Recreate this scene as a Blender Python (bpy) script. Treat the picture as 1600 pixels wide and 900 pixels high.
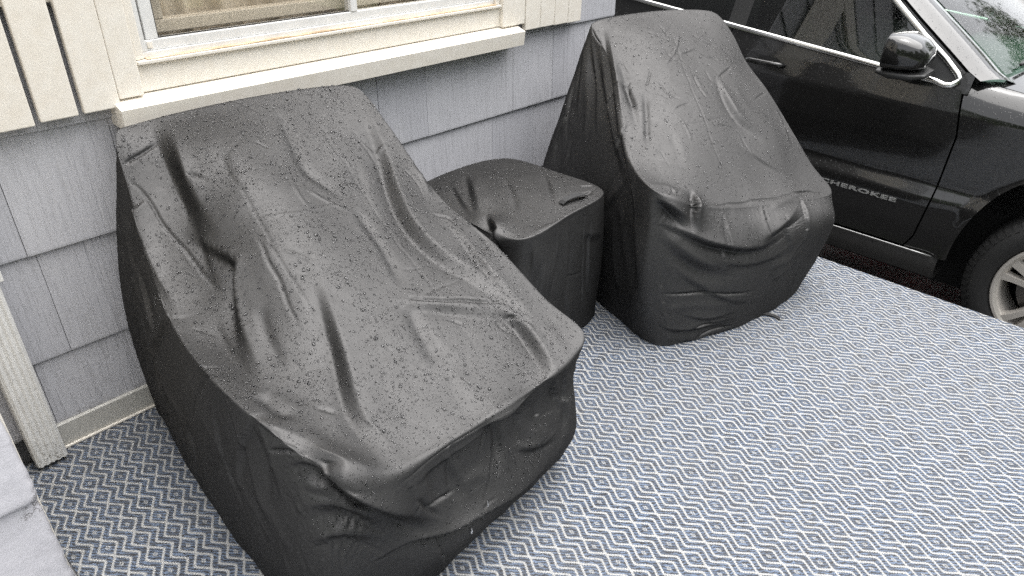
import bpy, bmesh, math, random
import numpy as np
from mathutils import Vector, Matrix

for o in list(bpy.data.objects): bpy.data.objects.remove(o, do_unlink=True)
scene = bpy.context.scene
COL = scene.collection
rng = np.random.default_rng(7)
random.seed(7)
R = math.radians

# ---------------------------------------------------------------- camera
cam_data = bpy.data.cameras.new('camera')
cam = bpy.data.objects.new('camera', cam_data); COL.objects.link(cam)
cam_data.sensor_width = 36.0
cam_data.lens = 1101.0/1600.0*36.0
cam_data.clip_start = 0.02; cam_data.clip_end = 2000
cam.matrix_world = Matrix(((0.6763921, 0.3649263, -0.6397832, 0), (-0.7360061, 0.3680031, -0.5682154, 0), (0.0280854, 0.8552208, 0.5175023, 1.5), (0, 0, 0, 1)))
scene.camera = cam

# ---------------------------------------------------------------- sky, sun, exposure (overcast, rain)
SUN_EL, SUN_AZ = R(78), R(108)
world = bpy.data.worlds.new('World'); scene.world = world; world.use_nodes = True
wn = world.node_tree.nodes; wl = world.node_tree.links
bg = wn['Background']
sky = wn.new('ShaderNodeTexSky'); sky.sky_type = 'NISHITA'; sky.sun_disc = False
sky.sun_elevation = SUN_EL; sky.sun_rotation = SUN_AZ
sky.air_density = 1.0; sky.dust_density = 3.0; sky.ozone_density = 1.0
hsv = wn.new('ShaderNodeHueSaturation'); hsv.inputs['Saturation'].default_value = 0.12
wl.new(sky.outputs[0], hsv.inputs['Color']); wl.new(hsv.outputs[0], bg.inputs['Color'])
bg.inputs['Strength'].default_value = 0.15
sd = bpy.data.lights.new('sun', 'SUN'); sd.energy = 1.5; sd.angle = R(85); sd.color = (1.0, 0.975, 0.94)
sun = bpy.data.objects.new('sun', sd); COL.objects.link(sun)
sdir = Vector((math.sin(SUN_AZ)*math.cos(SUN_EL), math.cos(SUN_AZ)*math.cos(SUN_EL), math.sin(SUN_EL)))
sun.rotation_euler = sdir.to_track_quat('Z', 'Y').to_euler(); sun.location = (0, 0, 12)
scene.render.engine = 'CYCLES'; scene.cycles.use_denoising = False     # keep beads, weave and grain crisp
vs = scene.view_settings
vs.view_transform = 'Standard'; vs.look = 'None'; vs.gamma = 1; vs.use_curve_mapping = False
vs.exposure = 1.65

# ---------------------------------------------------------------- helpers
def tag(o, label=None, cat=None, group=None, kind=None):
    for k, v in (('label', label), ('category', cat), ('group', group), ('kind', kind)):
        if v: o[k] = v
    return o
def empty(name, loc=(0, 0, 0), parent=None):
    o = bpy.data.objects.new(name, None); COL.objects.link(o); o.location = loc; o.empty_display_size = 0.1
    if parent: o.parent = parent
    return o
def link(name, me, mat=None, parent=None, smooth=False):
    o = bpy.data.objects.new(name, me); COL.objects.link(o)
    if mat: me.materials.append(mat) if not me.materials else None
    if smooth: me.polygons.foreach_set('use_smooth', [True]*len(me.polygons))
    if parent:
        o.parent = parent; o.matrix_parent_inverse = world_of(parent).inverted()
    return o
def world_of(o):
    m = Matrix.Translation(o.location) @ o.rotation_euler.to_matrix().to_4x4() @ Matrix.Diagonal((*o.scale, 1))
    if o.parent: m = world_of(o.parent) @ o.matrix_parent_inverse @ m
    return m
def mesh_np(name, V, F):
    """F: (n,k) array of equal-sided faces"""
    me = bpy.data.meshes.new(name); V = np.asarray(V, np.float32); F = np.asarray(F, np.int32); k = F.shape[1]
    me.vertices.add(len(V)); me.vertices.foreach_set('co', V.ravel())
    me.loops.add(F.size); me.loops.foreach_set('vertex_index', F.ravel())
    me.polygons.add(len(F)); me.polygons.foreach_set('loop_start', np.arange(0, F.size, k, dtype=np.int32))
    me.update(calc_edges=True); me.validate(); return me
def mesh_py(name, V, F):
    me = bpy.data.meshes.new(name); me.from_pydata([tuple(v) for v in V], [], [tuple(f) for f in F]); me.update(); return me
def box_mesh(name, lo, hi, bevel=0.0, seg=1):
    bm = bmesh.new(); bmesh.ops.create_cube(bm, size=1)
    for v in bm.verts:
        v.co = Vector([lo[i] + (v.co[i]+.5)*(hi[i]-lo[i]) for i in range(3)])
    if bevel: bmesh.ops.bevel(bm, geom=bm.edges[:], offset=bevel, segments=seg, affect='EDGES', profile=.5)
    me = bpy.data.meshes.new(name); bm.to_mesh(me); bm.free(); return me
def box(name, lo, hi, mat, parent=None, bevel=0.002, seg=1):
    return link(name, box_mesh(name, lo, hi, bevel, seg), mat, parent)
def tube(pts, rad, n=8, closed=False):
    P = np.array(pts, float); m = len(P); rad = np.broadcast_to(rad, m); V = []; F = []
    up = np.array((0, 0, 1.0))
    for i in range(m):
        d = P[(i+1) % m]-P[i-1] if closed else P[min(i+1, m-1)]-P[max(i-1, 0)]
        d = d/np.linalg.norm(d); a = np.cross(d, up); a = a/np.linalg.norm(a) if np.linalg.norm(a) > 1e-6 else np.array((1., 0, 0)); b = np.cross(a, d)
        for k in range(n):
            t = 2*math.pi*k/n; V.append(P[i]+rad[i]*(math.cos(t)*a+math.sin(t)*b))
    for i in range(m if closed else m-1):
        for k in range(n):
            j = (i+1) % m; F.append((i*n+k, i*n+(k+1) % n, j*n+(k+1) % n, j*n+k))
    if not closed: F.append(tuple(range(n-1, -1, -1))); F.append(tuple((m-1)*n+k for k in range(n)))
    return V, F
def lathe(prof, n=48):
    """prof: (radius, axial) closed loop about the X axis"""
    V = []; F = []; m = len(prof)
    for i in range(n):
        t = 2*math.pi*i/n
        for r, x in prof: V.append((x, r*math.cos(t), r*math.sin(t)))
    for i in range(n):
        for k in range(m):
            a, b = i*m+k, i*m+(k+1) % m; c, d = ((i+1) % n)*m+(k+1) % m, ((i+1) % n)*m+k; F.append((a, b, c, d))
    return V, F

# ---------------------------------------------------------------- materials
class M:
    def __init__(s, name):
        s.m = bpy.data.materials.new(name); s.m.use_nodes = True; s.t = s.m.node_tree; s.n = s.t.nodes; s.b = s.n['Principled BSDF']
    def new(s, t, **kw):
        x = s.n.new('ShaderNode'+t)
        for k, v in kw.items(): setattr(x, k, v)
        return x
    def put(s, sock, v):
        if hasattr(v, 'links') or isinstance(v, bpy.types.NodeSocket): s.t.links.new(v, sock)
        else: sock.default_value = v
    def set(s, **kw):
        names = dict(color='Base Color', rough='Roughness', metal='Metallic', spec='Specular IOR Level', coat='Coat Weight', coat_rough='Coat Roughness',
                     trans='Transmission Weight', ior='IOR', sheen='Sheen Weight', sheen_rough='Sheen Roughness', normal='Normal', alpha='Alpha', emit='Emission Color', emit_s='Emission Strength', coat_n='Coat Normal')
        for k, v in kw.items():
            if k in ('color',) and isinstance(v, tuple) and len(v) == 3: v = (*v, 1)
            s.put(s.b.inputs[names[k]], v)
        return s
    def math(s, op, a, b=0.0, c=None, clamp=False):
        x = s.new('Math', operation=op, use_clamp=clamp); s.put(x.inputs[0], a); s.put(x.inputs[1], b)
        if c is not None: s.put(x.inputs[2], c)
        return x.outputs[0]
    def pos(s): return s.new('NewGeometry').outputs['Position']
    def obj(s): return s.new('TexCoord').outputs['Object']
    def mapv(s, v, scale=(1, 1, 1), rot=(0, 0, 0), loc=(0, 0, 0)):
        x = s.new('Mapping'); s.put(x.inputs['Vector'], v); x.inputs['Scale'].default_value = scale; x.inputs['Rotation'].default_value = rot; x.inputs['Location'].default_value = loc; return x.outputs[0]
    def noise(s, v, scale=5, detail=3, rough=.5, dist=0):
        x = s.new('TexNoise'); s.put(x.inputs['Vector'], v); x.inputs['Scale'].default_value = scale; x.inputs['Detail'].default_value = detail; x.inputs['Roughness'].default_value = rough; x.inputs['Distortion'].default_value = dist; return x.outputs[0]
    def voro(s, v, scale=5, feature='F1', out='Distance'):
        x = s.new('TexVoronoi', feature=feature); s.put(x.inputs['Vector'], v); x.inputs['Scale'].default_value = scale; return x.outputs[out]
    def ramp(s, f, stops, interp='LINEAR'):
        x = s.new('ValToRGB'); x.color_ramp.interpolation = interp; e = x.color_ramp.elements
        while len(e) < len(stops): e.new(.5)
        for i, (p, c) in enumerate(stops): e[i].position = p; e[i].color = (*c, 1) if isinstance(c, tuple) else (c, c, c, 1)
        s.put(x.inputs[0], f); return x.outputs[0]
    def mix(s, f, a, b, blend='MIX'):
        x = s.new('Mix', data_type='RGBA', blend_type=blend); s.put(x.inputs[0], f)
        for sock, v in ((x.inputs[6], a), (x.inputs[7], b)):
            s.put(sock, (*v, 1) if isinstance(v, tuple) and len(v) == 3 else v)
        return x.outputs[2]
    def bump(s, h, strength=.3, dist=.002, normal=None):
        x = s.new('Bump'); x.inputs['Strength'].default_value = strength; x.inputs['Distance'].default_value = dist; s.put(x.inputs['Height'], h)
        if normal is not None: s.put(x.inputs['Normal'], normal)
        return x.outputs[0]
    def rand(s): return s.new('ObjectInfo').outputs['Random']
    def sep(s, v):
        x = s.new('SeparateXYZ'); s.put(x.inputs[0], v); return x.outputs
def plain(name, color, rough=.5, **kw): return M(name).set(color=color, rough=rough, **kw).m
# ---------------------------------------------------------------- fabric covers (numpy)
def crom(P, t):
    """closed Catmull-Rom through P (n,3) at parameters t in [0,n)"""
    n = len(P); i = np.floor(t).astype(int); f = (t - i)[:, None]
    p0, p1, p2, p3 = P[(i-1) % n], P[i % n], P[(i+1) % n], P[(i+2) % n]
    return 0.5*((2*p1) + (-p0+p2)*f + (2*p0-5*p1+4*p2-p3)*f**2 + (-p0+3*p1-3*p2+p3)*f**3)

def tps_fit(xy, z, lam=1e-4):
    n = len(xy); d = np.linalg.norm(xy[:, None]-xy[None], axis=2)
    Kk = np.where(d > 0, d*d*np.log(d+1e-12), 0) + lam*np.eye(n)
    A = np.zeros((n+3, n+3)); A[:n, :n] = Kk; A[:n, n] = 1; A[:n, n+1:] = xy; A[n, :n] = 1; A[n+1:, :n] = xy.T
    return np.linalg.solve(A, np.r_[z, 0, 0, 0])

def tps_eval(c, xy0, q):
    d = np.linalg.norm(q[:, None]-xy0[None], axis=2)
    return (np.where(d > 0, d*d*np.log(d+1e-12), 0) @ c[:len(xy0)]) + c[-3] + q @ c[-2:]

def cover_base(sides, interior, nu, nv, nk, smooth=6):
    """sides: four lists of stations (edge, mid, low, hem): back, right, front, left, each starting at its corner.
    returns vertices, quads, flag of skirt depth (0 on top, 0..1 down the skirt)"""
    st = [s for side in sides for s in side]
    A = np.array(st, float)                      # n,4,3
    n = len(A); ts = []; k = 0
    for side, m in zip(sides, (nu, nv, nu, nv)):
        L = len(side); tt = k + np.linspace(0, L, 60*L+1)
        p = crom(A[:, 0], tt); l = np.r_[0, np.cumsum(np.linalg.norm(np.diff(p, axis=0), axis=1))]
        ts.append(np.interp(np.linspace(0, l[-1], m+1)[:-1], l, tt)); k += L
    t = np.concatenate(ts); Pn = len(t)
    cols = [crom(A[:, j], t) for j in range(4)]
    E = cols[0]
    # Coons patch in plan for the top
    b = E[:nu+1]; r = E[nu:nu+nv+1]; f = E[nu+nv:2*nu+nv+1][::-1]; l = np.vstack([E[2*nu+nv:], E[:1]])[::-1]
    U = np.linspace(0, 1, nu+1)[None, :, None]; W = np.linspace(0, 1, nv+1)[:, None, None]
    T = ((1-W)*b[None] + W*f[None] + (1-U)*l[:, None] + U*r[:, None]
         - ((1-U)*(1-W)*b[0] + U*(1-W)*b[-1] + (1-U)*W*f[0] + U*W*f[-1]))
    I = np.array(interior, float)
    fx = np.vstack([E[::12], I]); c = tps_fit(fx[:, :2], fx[:, 2])
    q = T.reshape(-1, 3)[:, :2]
    zt = np.concatenate([tps_eval(c, fx[:, :2], q[i:i+20000]) for i in range(0, len(q), 20000)]).reshape(nv+1, nu+1)
    ins = np.ones((nv+1, nu+1), bool); ins[0] = ins[-1] = False; ins[:, 0] = ins[:, -1] = False
    T[..., 2] = np.where(ins, zt, T[..., 2])
    # skirt: Catmull-Rom down the columns
    w = np.linspace(0, 1, nk+1)[1:]
    pts = [E + (E-cols[1])*0.15] + cols + [cols[3] + (cols[3]-cols[2])]
    S = []
    for ww in w:
        x = ww*3; i = min(int(x), 2); g = x-i; p0, p1, p2, p3 = pts[i], pts[i+1], pts[i+2], pts[i+3]
        S.append(0.5*((2*p1) + (-p0+p2)*g + (2*p0-5*p1+4*p2-p3)*g**2 + (-p0+3*p1-3*p2+p3)*g**3))
    S = np.array(S)
    V = np.vstack([T.reshape(-1, 3), S.reshape(-1, 3)])
    skirt = np.r_[np.zeros((nv+1)*(nu+1)), np.repeat(w, Pn)]
    ti = np.arange((nv+1)*(nu+1)).reshape(nv+1, nu+1)
    quads = [np.stack([ti[:-1, :-1], ti[1:, :-1], ti[1:, 1:], ti[:-1, 1:]], -1).reshape(-1, 4)]
    ring0 = np.r_[ti[0, :-1], ti[:-1, -1], ti[-1, ::-1][:-1], ti[::-1, 0][:-1]]
    si = np.arange(nk*Pn).reshape(nk, Pn) + ti.size
    rings = np.vstack([ring0[None], si]); nx = np.roll(rings, -1, 1)
    quads.append(np.stack([rings[:-1], nx[:-1], nx[1:], rings[1:]], -1).reshape(-1, 4))
    Q = np.vstack(quads)
    V = lap(V, Q, smooth, fixed=rings[-1])
    return V, Q, skirt, rings, ti

def edges_of(Q):
    e = np.vstack([Q[:, [0, 1]], Q[:, [1, 2]], Q[:, [2, 3]], Q[:, [3, 0]]]); e.sort(1)
    n = int(Q.max())+1; k = np.unique(e[:, 0].astype(np.int64)*n + e[:, 1]); return np.stack([k//n, k % n], 1)

def lap(V, Q, it, lamb=0.5, fixed=None, mask=None):
    if it == 0: return V
    e = edges_of(Q); n = len(V); V = V.copy()
    deg = np.bincount(e.ravel(), minlength=n).astype(float)
    for _ in range(it):
        s = np.stack([np.bincount(e[:, 0], V[e[:, 1], j], n) + np.bincount(e[:, 1], V[e[:, 0], j], n) for j in range(3)], 1)
        d = s/deg[:, None] - V
        if fixed is not None: d[fixed] = 0
        if mask is not None: d *= mask[:, None]
        V += lamb*d
    return V.astype(float)

def normals(V, Q):
    a, b, c, d = (V[Q[:, i]] for i in range(4))
    fn = np.cross(c-a, d-b); n = len(V); N = np.zeros_like(V)
    for j in range(3):
        for k in range(4): N[:, j] += np.bincount(Q[:, k], fn[:, j], n)
    return N/np.maximum(np.linalg.norm(N, axis=1), 1e-12)[:, None]

def vnoise(P, seed=0):
    """3-D gradient-like value noise in -1..1, smooth"""
    P = P + 1000.0; i = np.floor(P).astype(np.int64); f = P-i; u = f*f*f*(f*(f*6-15)+10); out = 0
    for dx in (0, 1):
        for dy in (0, 1):
            for dz in (0, 1):
                h = ((i[:, 0]+dx)*73856093) ^ ((i[:, 1]+dy)*19349663) ^ ((i[:, 2]+dz)*83492791) ^ (seed*2654435761)
                h = (h ^ (h >> 13))*1274126177 & 0x7fffffff; h = (h ^ (h >> 16)) & 0xffff
                gx = h/32767.5-1; h2 = (h*40503 + 12345) & 0xffff; gy = h2/32767.5-1; h3 = (h2*30011+777) & 0xffff; gz = h3/32767.5-1
                wt = (u[:, 0] if dx else 1-u[:, 0])*(u[:, 1] if dy else 1-u[:, 1])*(u[:, 2] if dz else 1-u[:, 2])
                out = out + wt*(gx*(f[:, 0]-dx)+gy*(f[:, 1]-dy)+gz*(f[:, 2]-dz))
    return out*1.5

def stroke(V, N, pts, amp, width, kind, taper=(0.25, 0.35)):
    """displacement of one fold laid along a 3-D polyline. kind: g rounded ridge (amp<0 valley), c sharp crease,
    s step (one side proud, falling away slowly, sharp on the other), f a draped fold widening along its run"""
    P = np.array(pts, float)
    if len(P) > 2:                                # refine
        t = np.linspace(0, len(P)-1.001, 4*(len(P)-1)+1); Pe = np.vstack([2*P[0]-P[1], P, 2*P[-1]-P[-2]])
        i = np.floor(t).astype(int); f = (t-i)[:, None]; p0, p1, p2, p3 = Pe[i], Pe[i+1], Pe[i+2], Pe[i+3]
        P = 0.5*((2*p1)+(-p0+p2)*f+(2*p0-5*p1+4*p2-p3)*f**2+(-p0+3*p1-3*p2+p3)*f**3)
    R = width*(4.5 if kind != 'f' else 8.0)
    lo, hi = P.min(0)-R, P.max(0)+R
    idx = np.where(((V > lo) & (V < hi)).all(1))[0]
    if len(idx) == 0: return idx, np.zeros(0)
    q = V[idx]; best = np.full(len(idx), 1e9); tt = np.zeros(len(idx)); sg = np.zeros(len(idx))
    seg = np.linalg.norm(np.diff(P, axis=0), axis=1); cum = np.r_[0, np.cumsum(seg)]
    for k in range(len(P)-1):
        a = P[k]; d = P[k+1]-a; L2 = d@d + 1e-12
        s = np.clip(((q-a)@d)/L2, 0, 1); r = q-a-s[:, None]*d; dist = np.linalg.norm(r, axis=1)
        m = dist < best; best[m] = dist[m]; tt[m] = (cum[k]+s*seg[k])[m]
        sg[m] = np.sign((np.cross(N[idx], d)*r).sum(1))[m]
    tt /= cum[-1]; ta, tb = taper
    win = np.clip(tt/max(ta, 1e-3), 0, 1)*np.clip((1-tt)/max(tb, 1e-3), 0, 1); win = win*win*(3-2*win)
    if kind == 'f': width = width*(.6+.6*tt); ta, tb = .42, .55; win = np.clip(tt/ta, 0, 1)*np.clip((1-tt)/tb, 0, 1); win = win*win*(3-2*win); width = width*(1.25-.25*win)
    x = best/width
    if kind == 'g': prof = np.exp(-x*x)
    elif kind == 'c': prof = 1.4*np.exp(-1.6*x) - 0.4*np.exp(-0.35*x*x)
    elif kind == 's':
        xs = x*sg; prof = np.where(xs >= 0, np.exp(-(xs/1.6)**2), -np.exp(-(xs/0.8)**2)) * np.clip(x/0.22, 0, 1)
    elif kind == 'f':                             # a fold in thin cloth: a flat steep facet between two levels that die away slowly
        xs = x*sg; ramp = np.clip(xs, -.5, .5); ramp = ramp*(1.12-.48*ramp*ramp)
        prof = ramp*np.where(xs > 0, np.exp(-np.maximum(xs-.5, 0)/2.0), np.exp(-np.maximum(-xs-.5, 0)/1.6))*np.clip((8-x)/4, 0, 1)
    # ends fade out past the stroke
    return idx, amp*prof*win

def fold_all(V, Q, strokes):
    N = normals(V, Q); D = np.zeros(len(V))
    for (kind, amp, width, pts) in strokes:
        i, d = stroke(V, N, pts, amp, width, kind); D[i] += d
    return V + N*D[:, None]
def drape(V0, Vt, Q, ti, rings, slack, iters, seed, kb=.12, ka=(.03, .006), grav=.00025, lo=.016, hi=.024, keep=.985):
    """settle the fabric: near-inextensible cloth (rest lengths from the cut V0 plus some slack) laid over the rough shape Vt,
    solved by Gauss-Seidel projection of edge, shear and bend constraints"""
    st, sh, sv = slack; G = []
    def add(a, b, L, k):
        a, b, L = a.ravel(), b.ravel(), L.ravel()
        if len(a): G.append((a, b, (np.maximum(L, keep*np.linalg.norm(Vt[a]-Vt[b], axis=1)) if k > 0 else L).astype(np.float32), k))
    # a fold keeps nearly all the length that lies in it
    dist = lambda a, b: np.linalg.norm(V0[a]-V0[b], axis=-1)
    T = ti; t1 = 1+st
    for p in (0, 1):
        a, b = T[:, p:-1:2], T[:, p+1::2]; n = min(a.shape[1], b.shape[1]); add(a[:, :n], b[:, :n], dist(a[:, :n], b[:, :n])*t1, 1)
        a, b = T[p:-1:2], T[p+1::2]; n = min(len(a), len(b)); add(a[:n], b[:n], dist(a[:n], b[:n])*t1, 1)
        a, b = rings[1:], np.roll(rings[1:], -1, 1); add(a[:, p::2], b[:, p::2], dist(a[:, p::2], b[:, p::2])*(1+sh), 1)
        a, b = rings[p:-1:2], rings[p+1::2]; n = min(len(a), len(b)); add(a[:n], b[:n], dist(a[:n], b[:n])*(1+sv), 1)
        for A, B in ((T[:-1, :-1], T[1:, 1:]), (T[:-1, 1:], T[1:, :-1])): add(A[p::2], B[p::2], dist(A[p::2], B[p::2])*t1, .5)
        r2 = np.roll(rings, -1, 1)
        for A, B in ((rings[:-1], r2[1:]), (r2[:-1], rings[1:])): add(A[p::2], B[p::2], dist(A[p::2], B[p::2])*(1+(sh+sv)/2), .5)
    for p in (0, 2):                               # bending: every second neighbour
        j = np.array([i for i in range(T.shape[1]-2) if i % 4 in (p, p+1)]); add(T[:, j], T[:, j+2], (dist(T[:, j], T[:, j+1])+dist(T[:, j+1], T[:, j+2]))*t1, -kb)
        j = np.array([i for i in range(T.shape[0]-2) if i % 4 in (p, p+1)]); add(T[j], T[j+2], (dist(T[j], T[j+1])+dist(T[j+1], T[j+2]))*t1, -kb)
        P = rings.shape[1]; j = np.array([i for i in range(P) if i % 4 in (p, p+1)]); k1, k2 = (j+1) % P, (j+2) % P; rr = rings[1:]
        add(rr[:, j], rr[:, k2], (dist(rr[:, j], rr[:, k1])+dist(rr[:, k1], rr[:, k2]))*(1+sh), -kb)
        j = np.array([i for i in range(len(rings)-2) if i % 4 in (p, p+1)]); add(rings[j], rings[j+2], (dist(rings[j], rings[j+1])+dist(rings[j+1], rings[j+2]))*(1+sv), -kb)
    N0 = normals(V0, Q); dT = ((Vt-V0)*N0).sum(1); mn, mx = dT-lo, dT+hi
    V = Vt + N0*(.0016*(vnoise(V0*22, seed)+.7*vnoise(V0*11, seed+1)))[:, None]
    V = V.astype(np.float32); Vt = Vt.astype(np.float32); N0 = N0.astype(np.float32); V0 = V0.astype(np.float32); mn = mn.astype(np.float32); mx = mx.astype(np.float32)
    for it in range(iters):
        f = it/iters; k_a = ka[0]*(1-f)+ka[1]*f
        V += k_a*(Vt-V); V[:, 2] -= grav*(1-f)
        for a, b, L, k in G:
            d = V[b]-V[a]; l = np.sqrt((d*d).sum(1))+1e-9
            if k > 0: c = (l-L)/l; c *= np.where(c > 0, .5*k, .22*k)
            else: c = np.minimum(l-L*.985, 0)/l*(-k)*.5
            d *= c[:, None]; V[a] += d; V[b] -= d
        if it % 5 == 0 or it > iters-4:
            h = ((V-V0)*N0).sum(1); V += N0*(np.clip(h, mn, mx)-h)[:, None]; V[:, 2] = np.maximum(V[:, 2], .004)
    return V.astype(float)

def refine(V, Q):
    """split every quad in four"""
    e = np.vstack([Q[:, [0, 1]], Q[:, [1, 2]], Q[:, [2, 3]], Q[:, [3, 0]]]); e.sort(1); n = len(V)
    key, inv = np.unique(e[:, 0].astype(np.int64)*n+e[:, 1], return_inverse=True); inv = inv.reshape(4, -1)
    mid = (V[key//n]+V[key % n])/2; c = V[Q].mean(1); V2 = np.vstack([V, mid, c]); m = n+inv; f = n+len(key)+np.arange(len(Q))
    q = [np.stack([Q[:, k], m[k], f, m[(k+3) % 4]], 1) for k in range(4)]
    return V2, np.vstack(q)
# ---------------------------------------------------------------- materials of the setting
def mat_shingle():
    m = M('painted_shingle'); p = m.pos()
    g = m.noise(m.mapv(p, (170, 170, 1.3)), 1.0, 2, .5)
    groove = m.ramp(g, [(.36, 0.0), (.47, 1.0)])
    g2 = m.noise(m.mapv(p, (55, 55, 1.6), loc=(3, 1, 7)), 1.0, 2, .5)
    deep = m.ramp(g2, [(.33, 0.0), (.40, 1.0)])
    flake = m.noise(p, 14, 4, .6)
    h = m.math('ADD', m.math('MULTIPLY', groove, .55), m.math('ADD', m.math('MULTIPLY', deep, .6), m.math('MULTIPLY', flake, .35)))
    col = m.mix(m.rand(), (.43, .432, .46), (.50, .50, .525))
    col = m.mix(m.math('MULTIPLY', m.ramp(g, [(.34, 1.0), (.44, 0.0)]), .12), col, (.20, .195, .20))
    col = m.mix(m.math('MULTIPLY', m.ramp(g2, [(.29, 1.0), (.34, 0.0)]), .15), col, (.13, .125, .125))
    col = m.mix(m.math('MULTIPLY', m.ramp(m.noise(p, 6, 4, .6), [(.55, 0.0), (.75, 1.0)]), .30), col, (.52, .52, .53))
    # grime along the butt edge of the bottom course
    z = m.sep(p)[2]
    low = m.math('MULTIPLY', m.ramp(m.math('ADD', z, m.math('MULTIPLY', m.noise(p, 22, 4, .7), .05)), [(.100, 1.0), (.125, 0.0)]), m.ramp(m.noise(p, 60, 4, .7), [(.38, 0.0), (.58, 1.0)]))
    col = m.mix(m.math('MULTIPLY', low, .8), col, (.07, .065, .05))
    m.set(color=col, rough=.5, normal=m.bump(h, .55, .003)); return m.m
def mat_trim():
    m = M('cream_paint'); p = m.pos()
    n = m.noise(p, 30, 5, .6); br = m.noise(m.mapv(p, (40, 40, 6)), 1.0, 4, .6)
    col = m.mix(m.ramp(n, [(.35, 0.0), (.7, 1.0)]), (.74, .69, .61), (.79, .75, .68))
    chip = m.ramp(m.noise(p, 85, 3, .6), [(.735, 0.0), (.76, 1.0)])
    col = m.mix(m.math('MULTIPLY', chip, .7), col, (.42, .37, .29))
    m.set(color=col, rough=.42, normal=m.bump(m.math('ADD', m.math('MULTIPLY', br, .5), m.math('MULTIPLY', n, .6)), .35, .002)); return m.m
def mat_skirting():
    m = M('grey_painted_board'); p = m.pos(); n = m.noise(p, 18, 5, .65)
    crack = m.math('MULTIPLY', m.ramp(m.math('ABSOLUTE', m.math('SUBTRACT', m.noise(p, 9, 4, .6), .5)), [(.0, 1.0), (.007, 0.0)]), m.ramp(m.noise(p, 5, 2), [(.56, 0.0), (.60, 1.0)]))
    col = m.mix(n, (.44, .43, .40), (.52, .51, .475)); col = m.mix(m.math('MULTIPLY', crack, .75), col, (.05, .045, .04))
    m.set(color=col, rough=.55, normal=m.bump(n, .3, .003)); return m.m
def mat_metal_paint(name, c, dirt=False):
    m = M(name); p = m.pos(); n = m.noise(p, 25, 4, .6)
    col = m.mix(m.ramp(n, [(.4, 0.0), (.75, 1.0)]), c, tuple(x*.86 for x in c))
    if dirt:
        z = m.sep(p)[2]
        f = m.math('MULTIPLY', m.ramp(z, [(.02, 1.0), (.13, 0.0)]), m.ramp(m.noise(p, 90, 4, .7), [(.56, 0.0), (.63, 1.0)]))
        col = m.mix(m.math('MULTIPLY', f, .95), col, (.06, .045, .025))
    m.set(color=col, rough=.38, normal=m.bump(n, .12, .002)); return m.m
def mat_glass(name, tint=(.9, .92, .9), rough=.01, bumpy=0.0):
    m = M(name); m.n.remove(m.b); out = m.n['Material Output']
    tr = m.new('BsdfTransparent'); tr.inputs[0].default_value = (*tint, 1)
    gl = m.new('BsdfGlossy'); gl.inputs['Roughness'].default_value = rough; gl.inputs['Color'].default_value = (1, 1, 1, 1)
    ge = m.new('NewGeometry'); nrm_ = ge.outputs['Normal']
    if bumpy:
        p = m.pos(); d = m.voro(p, 210); h = m.ramp(d, [(.0, 1.0), (.33, 0.0)])
        k = m.ramp(m.noise(p, 90, 2), [(.45, 0.0), (.6, 1.0)]); nn = m.bump(m.math('MULTIPLY', h, k), bumpy, .004)
        m.put(gl.inputs['Normal'], nn); nrm_ = nn
    vm = m.new('VectorMath', operation='DOT_PRODUCT'); m.put(vm.inputs[0], nrm_); m.put(vm.inputs[1], ge.outputs['Incoming'])
    # reflectance of a clear pane (both faces), the same from either side
    fres = m.math('ADD', .07, m.math('MULTIPLY', m.math('POWER', m.math('SUBTRACT', 1.0, m.math('ABSOLUTE', vm.outputs['Value']), clamp=True), 5.0), .9), clamp=True)
    mx = m.new('MixShader'); m.put(mx.inputs[0], fres); m.put(mx.inputs[1], tr.outputs[0]); m.put(mx.inputs[2], gl.outputs[0])
    m.put(out.inputs['Surface'], mx.outputs[0]); return m.m
def mat_curtain():
    m = M('brown_curtain'); p = m.pos(); n = m.noise(m.mapv(p, (14, 3, 1.2)), 1.0, 5, .6)
    m.set(color=m.ramp(n, [(.25, (.52, .45, .35)), (.5, (.65, .58, .475)), (.75, (.77, .71, .61))]), rough=.8); return m.m
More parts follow.
